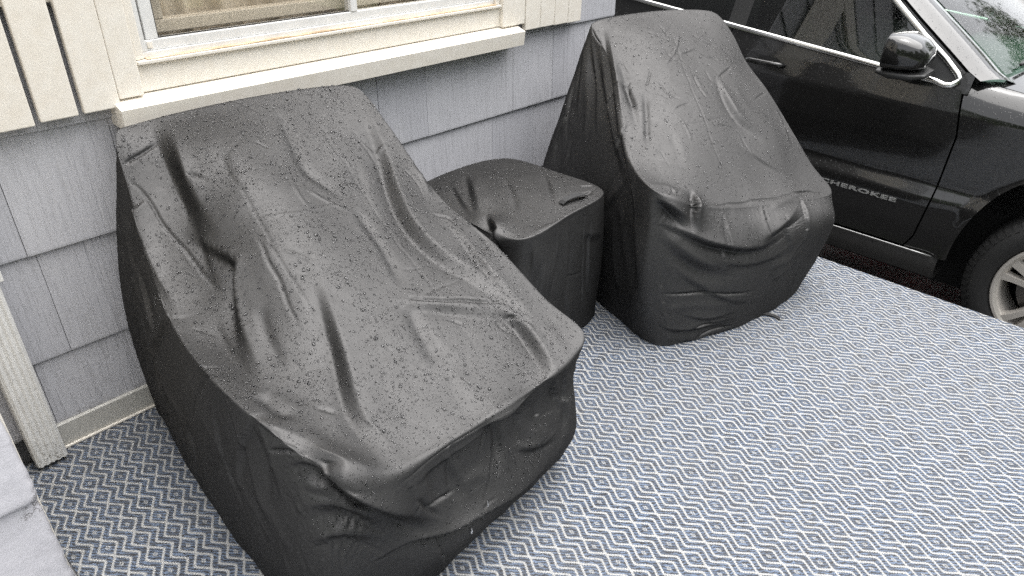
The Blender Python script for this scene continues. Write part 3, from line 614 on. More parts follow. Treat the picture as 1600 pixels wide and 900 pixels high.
# folds: kind, depth, width (m) and their line over the fabric
STROKES_NEAR = [
    ('f', 0.011, 0.016, [(0.576, 1.645, 0.688), (0.52, 1.662, 0.674), (0.51, 1.753, 0.569), (0.498, 1.846, 0.434)]),
    ('f', -0.01, 0.016, [(0.555, 1.457, 0.586), (0.488, 1.484, 0.582), (0.481, 1.63, 0.427), (0.481, 1.736, 0.241)]),
    ('f', 0.011, 0.016, [(0.518, 1.246, 0.555), (0.45, 1.234, 0.565), (0.435, 1.332, 0.421), (0.441, 1.445, 0.183)]),
    ('f', -0.011, 0.016, [(0.506, 1.081, 0.54), (0.447, 1.075, 0.544), (0.425, 1.13, 0.41), (0.416, 1.134, 0.262)]),
    ('f', 0.01, 0.014, [(0.603, 1.728, 0.778), (0.554, 1.733, 0.757), (0.528, 1.77, 0.665)]),
    ('f', 0.01, 0.015, [(0.978, 0.858, 0.43), (0.989, 0.84, 0.345), (0.969, 0.814, 0.25)]),
    ('f', -0.009, 0.015, [(0.758, 0.861, 0.443), (0.746, 0.835, 0.364), (0.739, 0.815, 0.263)]),
    ('f', 0.009, 0.014, [(0.627, 0.852, 0.447), (0.638, 0.833, 0.364), (0.64, 0.825, 0.26)]),
    ('f', 0.01, 0.015, [(1.149, 0.861, 0.432), (1.174, 0.851, 0.344), (1.151, 0.827, 0.238)]),
    ('f', -0.009, 0.016, [(1.262, 1.54, 0.738), (1.27, 1.489, 0.702), (1.245, 1.415, 0.66)]),
    ('f', 0.009, 0.016, [(1.269, 1.29, 0.618), (1.269, 1.22, 0.594), (1.246, 1.159, 0.569)]),
    ('c', -0.0033, 0.0035, [(0.578, 0.846, 0.426), (0.752, 0.838, 0.431), (0.91, 0.836, 0.422), (1.094, 0.838, 0.412), (1.204, 0.846, 0.422)]),
    ('c', -0.0014, 0.0035, [(0.779, 1.832, 0.907), (0.75, 1.561, 0.785), (0.716, 1.341, 0.669), (0.688, 1.138, 0.564), (0.649, 0.917, 0.469)]),
    ('c', -0.0014, 0.0035, [(1.081, 1.794, 0.907), (1.064, 1.564, 0.765), (1.033, 1.333, 0.643), (1.001, 1.099, 0.542), (0.976, 0.877, 0.438)]),
    ('c', 0.0013, 0.0035, [(0.65, 1.558, 0.699), (0.819, 1.456, 0.742), (1.12, 1.49, 0.714)]),
    ('c', -0.0014, 0.0035, [(0.582, 1.203, 0.554), (0.772, 1.156, 0.583), (1.058, 1.159, 0.567), (1.226, 1.163, 0.57)]),
    ('f', 0.014, 0.018, [(0.539, 1.731, 0.736), (0.516, 1.648, 0.661), (0.504, 1.554, 0.606), (0.491, 1.45, 0.574)]),
    ('f', 0.01, 0.016, [(0.646, 1.641, 0.739), (0.612, 1.518, 0.641), (0.591, 1.422, 0.6)]),
    ('f', 0.012, 0.02, [(0.562, 1.439, 0.586), (0.533, 1.29, 0.558), (0.516, 1.15, 0.546)]),
    ('c', -0.0024, 0.0035, [(0.686, 0.85, 0.443), (0.677, 0.835, 0.406), (0.692, 0.831, 0.34)]),
    ('c', -0.0024, 0.0035, [(0.778, 0.84, 0.433), (0.795, 0.836, 0.359), (0.803, 0.823, 0.296)]),
    ('c', -0.0024, 0.0035, [(0.92, 0.836, 0.42), (0.937, 0.836, 0.33), (0.954, 0.818, 0.265), (0.96, 0.798, 0.201)]),
    ('f', 0.014, 0.022, [(0.455, 0.944, 0.397), (0.494, 0.89, 0.407), (0.547, 0.845, 0.348), (0.626, 0.826, 0.24)]),
    ('f', 0.012, 0.02, [(0.455, 0.969, 0.444), (0.468, 0.938, 0.442), (0.497, 0.894, 0.428), (0.528, 0.859, 0.382)]),
    ('f', 0.012, 0.02, [(1.169, 0.849, 0.325), (1.167, 0.832, 0.249), (1.127, 0.812, 0.177)]),
    ('f', 0.012, 0.022, [(0.731, 0.837, 0.432), (0.767, 0.831, 0.324), (0.779, 0.805, 0.242)]),
    ('f', -0.01, 0.02, [(0.678, 0.836, 0.429), (0.692, 0.831, 0.34), (0.713, 0.818, 0.265)]),
    ('f', 0.01, 0.024, [(0.454, 1.185, 0.563), (0.434, 1.122, 0.479), (0.424, 1.073, 0.358), (0.422, 1.022, 0.244)]),
    ('f', 0.01, 0.024, [(0.47, 1.434, 0.564), (0.442, 1.339, 0.467), (0.423, 1.211, 0.373), (0.417, 1.108, 0.276)]),
    ('f', -0.01, 0.022, [(0.519, 1.72, 0.634), (0.496, 1.66, 0.521), (0.462, 1.525, 0.43)]),
    ('f', 0.012, 0.02, [(0.45, 1.069, 0.555), (0.462, 1.017, 0.542), (0.504, 0.971, 0.514)]),
    ('f', 0.004, 0.034, [(0.835, 1.455, 0.739), (0.761, 1.306, 0.664), (0.703, 1.2, 0.598)]),
    ('f', 0.004, 0.03, [(0.908, 1.137, 0.565), (0.907, 1.024, 0.509), (0.935, 0.935, 0.465)]),
    ('f', 0.004, 0.03, [(1.122, 1.595, 0.781), (1.063, 1.48, 0.715), (1.015, 1.385, 0.67)]),
    ('f', 0.004, 0.03, [(0.897, 0.994, 0.495), (0.867, 0.916, 0.46), (0.833, 0.86, 0.439)]),
    ('f', 0.007, 0.022, [(0.807, 1.733, 0.875), (0.76, 1.619, 0.814), (0.737, 1.51, 0.754)]),
    ('f', 0.06, 0.048, [(0.695, 1.867, 0.913), (0.682, 1.786, 0.866), (0.663, 1.692, 0.79), (0.649, 1.582, 0.71), (0.648, 1.483, 0.666)]),
    ('f', 0.0442, 0.024, [(0.601, 1.665, 0.721), (0.633, 1.55, 0.677), (0.65, 1.462, 0.662), (0.618, 1.424, 0.622), (0.568, 1.324, 0.568), (0.523, 1.185, 0.549), (0.525, 1.109, 0.539)]),
    ('g', 0.003, 0.0192, [(0.694, 1.818, 0.888), (0.684, 1.717, 0.822), (0.674, 1.602, 0.745)]),
    ('g', 0.004, 0.0192, [(0.565, 1.761, 0.792), (0.54, 1.676, 0.695), (0.52, 1.573, 0.618)]),
    ('g', 0.003, 0.0168, [(0.54, 1.801, 0.72), (0.512, 1.759, 0.582), (0.494, 1.667, 0.498), (0.461, 1.478, 0.477)]),
    ('c', -0.0066, 0.005, [(0.562, 1.818, 0.825), (0.578, 1.755, 0.792), (0.589, 1.638, 0.691), (0.597, 1.495, 0.619), (0.598, 1.432, 0.607)]),
    ('c', -0.0088, 0.007, [(0.563, 1.815, 0.828), (0.595, 1.799, 0.851), (0.638, 1.805, 0.868), (0.683, 1.812, 0.882)]),
    ('c', -0.0066, 0.006, [(0.66, 1.739, 0.823), (0.679, 1.717, 0.819)]),
    ('c', -0.0077, 0.007, [(0.653, 1.713, 0.798), (0.677, 1.706, 0.809), (0.713, 1.641, 0.798)]),
    ('g', -0.006, 0.014, [(0.99, 1.784, 0.898), (0.975, 1.71, 0.86), (0.949, 1.627, 0.814), (0.943, 1.577, 0.783), (0.968, 1.52, 0.746), (0.994, 1.466, 0.714)]),
    ('g', -0.006, 0.012, [(0.994, 1.461, 0.711), (0.978, 1.318, 0.642), (0.932, 1.181, 0.583)]),
    ('c', -0.0099, 0.008, [(0.915, 1.172, 0.581), (0.991, 1.133, 0.558), (1.078, 1.091, 0.538), (1.171, 1.04, 0.512)]),
    ('g', -0.006, 0.018, [(0.915, 1.157, 0.574), (0.885, 1.054, 0.525), (0.86, 0.975, 0.488)]),
    ('f', 0.036, 0.0352, [(1.269, 1.756, 0.897), (1.223, 1.664, 0.833), (1.19, 1.571, 0.759), (1.122, 1.43, 0.682), (1.097, 1.331, 0.638), (1.104, 1.233, 0.596), (1.139, 1.136, 0.559), (1.165, 1.021, 0.503), (1.178, 0.91, 0.453)]),
    ('g', 0.002, 0.024, [(1.263, 1.631, 0.813), (1.197, 1.487, 0.704), (1.151, 1.35, 0.643), (1.163, 1.238, 0.599)]),
    ('f', 0.015, 0.0224, [(1.214, 1.354, 0.64), (1.201, 1.265, 0.61), (1.189, 1.191, 0.581), (1.176, 1.081, 0.532), (1.176, 1.008, 0.496), (1.176, 0.929, 0.461)]),
    ('c', -0.0055, 0.006, [(1.188, 1.371, 0.649), (1.224, 1.339, 0.635), (1.228, 1.305, 0.624)]),
    ('f', 0.015, 0.0288, [(0.85, 1.186, 0.595), (0.931, 1.141, 0.565), (1.028, 1.084, 0.534), (1.122, 1.016, 0.5), (1.147, 0.946, 0.467)]),
    ('c', -0.0088, 0.006, [(1.089, 1.02, 0.503), (1.106, 0.987, 0.486), (1.144, 0.979, 0.482)]),
    ('c', -0.0088, 0.007, [(1.122, 1.02, 0.502), (1.155, 0.998, 0.491), (1.167, 0.961, 0.474)]),
    ('f', 0.03, 0.0288, [(1.089, 1.1, 0.542), (1.121, 1.043, 0.514), (1.138, 0.988, 0.486), (1.132, 0.931, 0.46), (1.116, 0.878, 0.438), (1.094, 0.837, 0.416), (1.117, 0.845, 0.337)]),
    ('g', 0.003, 0.0216, [(1.194, 0.963, 0.476), (1.19, 0.897, 0.449), (1.169, 0.845, 0.427)]),
    ('f', 0.033, 0.0288, [(0.766, 1.306, 0.664), (0.732, 1.225, 0.617), (0.706, 1.163, 0.58), (0.682, 1.107, 0.549), (0.654, 1.05, 0.521), (0.629, 0.988, 0.497), (0.621, 0.923, 0.474), (0.619, 0.862, 0.451), (0.63, 0.837, 0.414)]),
    ('g', 0.0035, 0.024, [(0.644, 1.139, 0.554), (0.609, 1.052, 0.518), (0.576, 0.971, 0.497), (0.565, 0.894, 0.47)]),
    ('g', 0.002, 0.0264, [(0.714, 1.086, 0.544), (0.674, 0.972, 0.49), (0.684, 0.878, 0.453)]),
    ('g', 0.0025, 0.0084, [(0.579, 0.847, 0.43), (0.651, 0.842, 0.441), (0.752, 0.838, 0.433), (0.91, 0.838, 0.424), (1.094, 0.837, 0.416), (1.204, 0.845, 0.424)]),
    ('f', 0.018, 0.0224, [(0.607, 0.838, 0.4), (0.752, 0.837, 0.395), (0.911, 0.838, 0.388), (1.096, 0.844, 0.365)]),
    ('f', 0.0646, 0.0264, [(0.469, 1.006, 0.536), (0.491, 0.973, 0.518), (0.499, 0.93, 0.499), (0.521, 0.882, 0.456), (0.556, 0.849, 0.399), (0.62, 0.831, 0.316), (0.714, 0.809, 0.221)]),
    ('g', 0.0035, 0.0192, [(0.498, 1.016, 0.53), (0.525, 0.963, 0.505), (0.546, 0.89, 0.472), (0.583, 0.845, 0.425)]),
    ('f', 0.03, 0.0192, [(0.456, 0.987, 0.477), (0.476, 0.948, 0.495), (0.497, 0.912, 0.473), (0.525, 0.871, 0.428), (0.573, 0.84, 0.364)]),
    ('c', -0.0088, 0.006, [(0.448, 1.027, 0.496), (0.466, 0.979, 0.517), (0.489, 0.951, 0.51)]),
    ('f', 0.03, 0.0384, [(0.446, 0.955, 0.363), (0.474, 0.909, 0.395), (0.527, 0.857, 0.372), (0.628, 0.828, 0.273)]),
    ('g', 0.0035, 0.024, [(0.453, 0.961, 0.419), (0.491, 0.902, 0.432), (0.541, 0.853, 0.388)]),
    ('f', 0.021, 0.0288, [(0.446, 0.931, 0.306), (0.495, 0.868, 0.326), (0.593, 0.833, 0.247)]),
    ('g', 0.003, 0.0192, [(0.466, 0.906, 0.358), (0.532, 0.848, 0.327), (0.626, 0.826, 0.244)]),
    ('f', 0.0442, 0.0192, [(0.525, 0.853, 0.222), (0.621, 0.827, 0.234), (0.723, 0.805, 0.212), (0.827, 0.79, 0.198), (0.962, 0.794, 0.161), (1.098, 0.808, 0.156)]),
    ('f', 0.033, 0.0256, [(0.831, 0.837, 0.423), (0.921, 0.837, 0.405), (1.042, 0.838, 0.402)]),
    ('f', 0.021, 0.0224, [(0.91, 0.838, 0.424), (0.921, 0.834, 0.324), (0.894, 0.806, 0.245)]),
    ('g', 0.0035, 0.0192, [(0.984, 0.839, 0.338), (1.035, 0.831, 0.287), (1.098, 0.823, 0.246)]),
    ('f', 0.018, 0.0192, [(0.945, 0.826, 0.289), (1.032, 0.815, 0.24), (1.14, 0.821, 0.222)]),
    ('g', 0.003, 0.0168, [(0.771, 0.823, 0.295), (0.824, 0.823, 0.296), (0.88, 0.811, 0.26)]),
    ('c', -0.0088, 0.008, [(0.659, 0.83, 0.32), (0.719, 0.826, 0.303), (0.766, 0.823, 0.294)]),
    ('c', -0.0088, 0.008, [(0.638, 0.833, 0.372), (0.675, 0.828, 0.306), (0.708, 0.818, 0.259)]),
    ('f', 0.018, 0.0192, [(1.11, 0.839, 0.409), (1.143, 0.842, 0.302), (1.12, 0.828, 0.257)]),
    ('g', 0.003, 0.0216, [(0.424, 1.115, 0.385), (0.427, 1.035, 0.33), (0.429, 0.966, 0.225)]),
    ('f', 0.015, 0.0288, [(0.422, 1.196, 0.366), (0.418, 1.104, 0.303), (0.42, 1.035, 0.194)]),
    ('f', 0.018, 0.0256, [(0.512, 1.766, 0.58), (0.49, 1.712, 0.421), (0.456, 1.543, 0.323), (0.429, 1.35, 0.279)]),
    ('g', 0.002, 0.0192, [(0.494, 1.738, 0.446), (0.468, 1.6, 0.344), (0.431, 1.363, 0.328)]),
    ('f', 0.015, 0.032, [(0.448, 1.075, 0.551), (0.444, 1.026, 0.468), (0.434, 1.006, 0.361)]),
    ('g', -0.008, 0.016, [(0.497, 1.138, 0.549), (0.506, 1.065, 0.538), (0.54, 1.041, 0.523)]),
    ('g', 0.0018, 0.0144, [(0.515, 1.124, 0.543), (0.539, 1.083, 0.531), (0.561, 1.036, 0.517)]),
    ('c', -0.0044, 0.006, [(0.715, 1.471, 0.724), (0.697, 1.363, 0.671), (0.654, 1.207, 0.583)]),
    ('g', -0.006, 0.014, [(0.635, 1.342, 0.615), (0.598, 1.254, 0.571), (0.579, 1.155, 0.544)]),
    ('g', 0.0015, 0.0192, [(0.652, 1.436, 0.657), (0.624, 1.337, 0.604), (0.591, 1.239, 0.564)]),
]
# folds: kind, depth, width (m) and their line over the fabric
STROKES_FAR = [
    ('f', 0.01, 0.015, [(2.008, 1.2, 0.624), (1.954, 1.197, 0.596), (1.949, 1.211, 0.462), (1.935, 1.19, 0.298)]),
    ('f', -0.01, 0.015, [(2.128, 1.346, 0.712), (2.064, 1.339, 0.681), (2.039, 1.351, 0.564)]),
    ('f', 0.01, 0.015, [(2.26, 1.481, 0.822), (2.194, 1.482, 0.785), (2.153, 1.488, 0.67)]),
    ('f', 0.01, 0.015, [(2.153, 0.947, 0.483), (2.126, 0.907, 0.41), (2.117, 0.886, 0.27)]),
    ('f', -0.009, 0.015, [(2.364, 0.903, 0.47), (2.319, 0.843, 0.405), (2.33, 0.81, 0.24)]),
    ('f', 0.01, 0.015, [(2.603, 0.857, 0.448), (2.544, 0.79, 0.397), (2.515, 0.767, 0.277)]),
    ('f', -0.008, 0.015, [(2.857, 1.124, 0.679), (2.811, 1.045, 0.614), (2.763, 0.979, 0.555)]),
    ('c', -0.0014, 0.0035, [(2.662, 1.579, 0.978), (2.477, 1.335, 0.814), (2.36, 1.145, 0.659), (2.255, 0.956, 0.5)]),
    ('c', 0.0013, 0.0035, [(2.323, 1.499, 0.857), (2.511, 1.408, 0.863), (2.844, 1.344, 0.846)]),
    ('c', -0.0014, 0.0035, [(2.111, 1.291, 0.683), (2.345, 1.197, 0.697), (2.779, 1.127, 0.684)]),
    ('f', 0.01, 0.022, [(1.908, 1.034, 0.37), (2.005, 0.946, 0.268), (2.166, 0.863, 0.155), (2.368, 0.804, 0.095)]),
    ('f', 0.012, 0.022, [(2.04, 0.937, 0.369), (2.168, 0.866, 0.299), (2.35, 0.805, 0.278), (2.518, 0.767, 0.323)]),
    ('f', 0.01, 0.018, [(2.433, 0.84, 0.428), (2.421, 0.794, 0.359), (2.459, 0.778, 0.263)]),
    ('f', 0.004, 0.03, [(2.246, 1.277, 0.724), (2.194, 1.178, 0.653), (2.113, 1.093, 0.592)]),
    ('f', 0.008, 0.02, [(2.465, 1.091, 0.627), (2.534, 1.004, 0.557), (2.631, 0.904, 0.478)]),
    ('f', -0.009, 0.02, [(2.289, 1.733, 0.787), (2.226, 1.712, 0.631), (2.176, 1.673, 0.49)]),
    ('f', 0.012, 0.022, [(2.103, 1.383, 0.71), (1.988, 1.249, 0.608), (1.921, 1.16, 0.489), (1.906, 1.136, 0.279)]),
    ('f', 0.01, 0.018, [(1.975, 0.957, 0.141), (2.095, 0.89, 0.095), (2.243, 0.838, 0.098)]),
    ('f', 0.034, 0.0216, [(2.391, 1.682, 0.968), (2.305, 1.589, 0.886), (2.191, 1.471, 0.788), (2.09, 1.367, 0.704), (1.99, 1.246, 0.632)]),
    ('f', 0.027, 0.0288, [(2.337, 1.679, 0.942), (2.271, 1.594, 0.823), (2.147, 1.456, 0.702), (2.026, 1.312, 0.603), (1.933, 1.174, 0.531)]),
    ('g', 0.0035, 0.0168, [(2.326, 1.711, 0.914), (2.273, 1.663, 0.784), (2.204, 1.597, 0.661), (2.137, 1.543, 0.548)]),
    ('f', 0.015, 0.016, [(2.335, 1.706, 0.943), (2.297, 1.66, 0.855), (2.226, 1.579, 0.735), (2.128, 1.487, 0.604)]),
    ('f', 0.015, 0.0192, [(2.327, 1.724, 0.894), (2.274, 1.696, 0.779), (2.213, 1.66, 0.619)]),
    ('c', -0.0088, 0.007, [(2.345, 1.714, 0.962), (2.328, 1.684, 0.939), (2.312, 1.626, 0.903)]),
    ('g', -0.009, 0.011, [(2.238, 1.467, 0.807), (2.209, 1.416, 0.773), (2.177, 1.361, 0.737)]),
    ('g', -0.006, 0.014, [(2.311, 1.546, 0.871), (2.244, 1.46, 0.806), (2.16, 1.355, 0.727), (2.094, 1.286, 0.675)]),
    ('g', 0.0015, 0.0168, [(2.326, 1.458, 0.84), (2.208, 1.362, 0.75), (2.069, 1.253, 0.655)]),
    ('g', -0.007, 0.01, [(2.272, 1.391, 0.789), (2.173, 1.306, 0.711), (2.078, 1.229, 0.647)]),
    ('f', 0.0225, 0.0272, [(2.644, 1.305, 0.812), (2.588, 1.228, 0.754), (2.563, 1.132, 0.677), (2.638, 1.035, 0.605)]),
    ('g', 0.0015, 0.0216, [(2.707, 1.264, 0.789), (2.659, 1.167, 0.714), (2.68, 1.084, 0.653)]),
    ('c', -0.0066, 0.006, [(2.63, 1.287, 0.798), (2.692, 1.293, 0.808), (2.772, 1.302, 0.819)]),
    ('c', -0.0055, 0.006, [(2.499, 1.559, 0.947), (2.528, 1.528, 0.936), (2.552, 1.498, 0.924)]),
    ('c', -0.0055, 0.006, [(2.701, 1.473, 0.926), (2.73, 1.427, 0.9), (2.789, 1.379, 0.872)]),
    ('c', -0.0055, 0.006, [(2.495, 1.454, 0.89), (2.498, 1.421, 0.87), (2.516, 1.387, 0.851)]),
    ('c', -0.0055, 0.006, [(2.655, 1.392, 0.869), (2.69, 1.365, 0.856), (2.724, 1.339, 0.842)]),
    ('c', -0.0044, 0.005, [(2.373, 1.438, 0.849), (2.33, 1.415, 0.823), (2.279, 1.392, 0.793)]),
    ('c', -0.0055, 0.007, [(2.352, 1.39, 0.819), (2.335, 1.337, 0.786), (2.367, 1.286, 0.764)]),
    ('c', -0.0055, 0.007, [(2.521, 1.344, 0.824), (2.488, 1.281, 0.78), (2.484, 1.241, 0.751)]),
    ('c', -0.0044, 0.005, [(2.301, 1.276, 0.742), (2.346, 1.27, 0.749), (2.395, 1.263, 0.753)]),
    ('c', -0.0044, 0.005, [(2.597, 1.564, 0.962), (2.584, 1.523, 0.941), (2.569, 1.493, 0.923)]),
    ('c', 0.0044, 0.006, [(2.434, 1.414, 0.854), (2.527, 1.435, 0.882), (2.653, 1.495, 0.934)]),
    ('c', 0.0044, 0.006, [(2.544, 1.429, 0.881), (2.602, 1.42, 0.88), (2.666, 1.416, 0.886)]),
    ('c', -0.0044, 0.006, [(2.432, 1.162, 0.683), (2.502, 1.129, 0.666), (2.532, 1.101, 0.646)]),
    ('c', -0.0044, 0.006, [(2.743, 1.169, 0.717), (2.869, 1.175, 0.72)]),
    ('f', 0.0442, 0.0168, [(2.091, 1.045, 0.561), (2.028, 0.993, 0.511), (2.017, 0.968, 0.439)]),
    ('f', 0.042, 0.0256, [(1.909, 1.087, 0.573), (1.94, 1.044, 0.54), (1.983, 1.005, 0.491), (2.007, 0.981, 0.459)]),
    ('g', 0.003, 0.012, [(1.911, 1.112, 0.602), (1.982, 1.091, 0.589), (2.011, 1.054, 0.567), (2.081, 1.038, 0.556)]),
    ('c', -0.0066, 0.006, [(1.997, 1.082, 0.584), (1.974, 1.046, 0.567), (2.03, 1.055, 0.567)]),
    ('c', -0.0055, 0.004, [(2.035, 0.995, 0.521), (2.24, 0.946, 0.492), (2.488, 0.882, 0.461), (2.75, 0.831, 0.431)]),
    ('f', 0.0442, 0.024, [(1.9, 1.078, 0.493), (1.969, 1.002, 0.454), (2.068, 0.927, 0.397), (2.224, 0.851, 0.348), (2.354, 0.81, 0.351), (2.476, 0.804, 0.401)]),
    ('f', 0.03, 0.0384, [(1.905, 1.056, 0.453), (1.981, 0.975, 0.367), (2.064, 0.915, 0.309), (2.225, 0.844, 0.271)]),
    ('g', 0.003, 0.0216, [(1.901, 1.048, 0.393), (1.962, 0.979, 0.304), (2.072, 0.905, 0.241), (2.245, 0.837, 0.209)]),
    ('c', -0.0088, 0.008, [(1.899, 1.031, 0.23), (2.04, 0.92, 0.218), (2.33, 0.811, 0.151)]),
    ('g', 0.0025, 0.0168, [(1.903, 1.024, 0.168), (2.034, 0.92, 0.166), (2.234, 0.84, 0.126)]),
    ('f', 0.03, 0.0288, [(2.248, 0.846, 0.363), (2.357, 0.819, 0.382), (2.49, 0.808, 0.408), (2.569, 0.821, 0.423)]),
    ('g', 0.0025, 0.0144, [(2.345, 0.876, 0.445), (2.503, 0.864, 0.452), (2.677, 0.862, 0.449)]),
    ('c', -0.0066, 0.006, [(2.543, 0.877, 0.46), (2.67, 0.846, 0.439), (2.752, 0.809, 0.417)]),
    ('f', 0.018, 0.0224, [(1.912, 1.015, 0.105), (1.985, 0.949, 0.067), (2.104, 0.887, 0.059), (2.258, 0.837, 0.059)]),
    ('g', 0.0025, 0.0144, [(1.93, 0.993, 0.056), (2.011, 0.933, 0.029), (2.114, 0.884, 0.024)]),
    ('c', -0.0088, 0.008, [(1.987, 0.949, 0.053), (2.075, 0.899, 0.078), (2.194, 0.856, 0.054)]),
    ('c', -0.0088, 0.008, [(2.048, 0.912, 0.015), (2.124, 0.88, 0.037), (2.233, 0.846, 0.028)]),
    ('g', 0.003, 0.0168, [(2.33, 0.81, 0.24), (2.446, 0.781, 0.251), (2.539, 0.763, 0.263)]),
    ('f', 0.015, 0.0192, [(2.369, 0.801, 0.176), (2.461, 0.78, 0.197), (2.525, 0.767, 0.234)]),
    ('g', 0.004, 0.0216, [(1.986, 1.275, 0.505), (1.933, 1.189, 0.351), (1.913, 1.134, 0.198)]),
    ('f', 0.024, 0.0288, [(1.921, 1.16, 0.489), (1.894, 1.114, 0.343), (1.897, 1.088, 0.177)]),
    ('f', 0.018, 0.0224, [(1.98, 1.285, 0.406), (1.96, 1.234, 0.221), (1.963, 1.187, 0.045)]),
    ('g', 0.0025, 0.0144, [(1.908, 1.106, 0.58), (1.901, 1.078, 0.5), (1.889, 1.069, 0.36), (1.891, 1.062, 0.185)]),
]
# folds: kind, depth, width (m) and their line over the fabric
STROKES_TABLE = [
    ('f', 0.01, 0.016, [(1.505, 1.253, 0.5), (1.496, 1.249, 0.422), (1.488, 1.245, 0.342)]),
    ('f', -0.008, 0.016, [(1.687, 1.26, 0.499), (1.691, 1.251, 0.341), (1.673, 1.248, 0.201)]),
    ('f', 0.008, 0.014, [(1.822, 1.266, 0.486), (1.813, 1.256, 0.322), (1.831, 1.256, 0.131)]),
    ('f', 0.012, 0.014, [(1.601, 1.737, 0.522), (1.522, 1.598, 0.516), (1.462, 1.462, 0.5)]),
    ('f', 0.008, 0.014, [(1.902, 1.549, 0.525), (1.783, 1.414, 0.531), (1.691, 1.317, 0.526)]),
    ('g', 0.0015, 0.0072, [(1.481, 1.271, 0.51), (1.652, 1.258, 0.52), (1.854, 1.275, 0.519)]),
    ('f', 0.024, 0.0192, [(1.69, 1.742, 0.528), (1.568, 1.588, 0.528), (1.465, 1.456, 0.501)]),
    ('g', 0.002, 0.0144, [(1.709, 1.717, 0.53), (1.56, 1.526, 0.529), (1.494, 1.434, 0.511)]),
    ('f', 0.045, 0.0192, [(1.51, 1.459, 0.515), (1.441, 1.36, 0.498), (1.437, 1.324, 0.443)]),
    ('g', 0.0035, 0.012, [(1.506, 1.407, 0.514), (1.466, 1.336, 0.508), (1.462, 1.283, 0.508)]),
    ('f', 0.0238, 0.012, [(1.488, 1.413, 0.51), (1.44, 1.35, 0.491), (1.438, 1.319, 0.443)]),
    ('c', -0.0055, 0.006, [(1.621, 1.254, 0.507), (1.613, 1.245, 0.375), (1.584, 1.239, 0.233)]),
    ('c', -0.0055, 0.006, [(1.772, 1.264, 0.509), (1.781, 1.254, 0.31), (1.798, 1.256, 0.06)]),
    ('c', -0.0044, 0.005, [(1.663, 1.247, 0.297), (1.738, 1.252, 0.278), (1.79, 1.254, 0.271)]),
    ('c', -0.0066, 0.006, [(1.899, 1.382, 0.522), (1.927, 1.369, 0.519), (1.948, 1.349, 0.517)]),
    ('g', -0.008, 0.008, [(1.808, 1.341, 0.525), (1.856, 1.329, 0.522), (1.906, 1.322, 0.519)]),
    ('c', -0.0066, 0.006, [(1.827, 1.327, 0.523), (1.893, 1.329, 0.52), (1.95, 1.338, 0.517)]),
    ('c', -0.0044, 0.006, [(1.641, 1.455, 0.535), (1.63, 1.399, 0.531), (1.629, 1.363, 0.528)]),
    ('g', -0.005, 0.01, [(1.741, 1.597, 0.536), (1.651, 1.481, 0.537), (1.572, 1.381, 0.525)]),
]
DRIPS = [(0.823, 0.794, 0.213), (0.78, 0.791, 0.165)]
# ---------------------------------------------------------------- the three covers
def mat_cover(name='wet_black_cover_fabric'):
    m = M(name); p = m.pos()
    n1 = m.noise(p, 7, 5, .6, .4); n2 = m.noise(p, 30, 4, .6, .8)
    weave = m.noise(p, 520, 3, .7)
    drop = m.voro(p, 260); small = m.ramp(drop, [(.10, 1.0), (.34, 0.0)]); gate = m.ramp(m.noise(p, 75, 3, .6), [(.44, 0.0), (.56, 1.0)])
    up = m.sep(m.new('NewGeometry').outputs['Normal'])[2]
    wet = m.math('MULTIPLY', m.math('MULTIPLY', small, gate), m.ramp(up, [(.15, 0.0), (.5, 1.0)]))
    col = m.mix(n1, COVER_A, COVER_B)
    rough = m.math('ADD', m.math('MULTIPLY', n2, .16), COVER_ROUGH)
    rough = m.math('SUBTRACT', rough, m.math('MULTIPLY', wet, .10))
    crumple = m.math('ADD', m.math('MULTIPLY', n2, .35), m.math('MULTIPLY', m.noise(p, 95, 3, .6), .18))
    nb = m.bump(crumple, .25, .005); nb = m.bump(weave, .35, .0010, nb); nb = m.bump(wet, .35, .0008, nb)
    m.set(color=col, rough=rough, spec=COVER_SPEC, metal=.86, normal=nb); m.b.inputs['Specular Tint'].default_value = (.12, .12, .12, 1)   # coated weave: no bright rim at grazing angles
    return m.m
COVER_A, COVER_B, COVER_ROUGH, COVER_SPEC = (.070, .0690, .0688), (.088, .0868, .0865), .47, .25
wm = M('rain_water'); wm.set(color=(.80, .80, .81), rough=.0, trans=1.0, ior=1.333); WATER = wm.m
COVER = mat_cover()
STRAP = plain('black_webbing', (.02, .02, .021), .6)

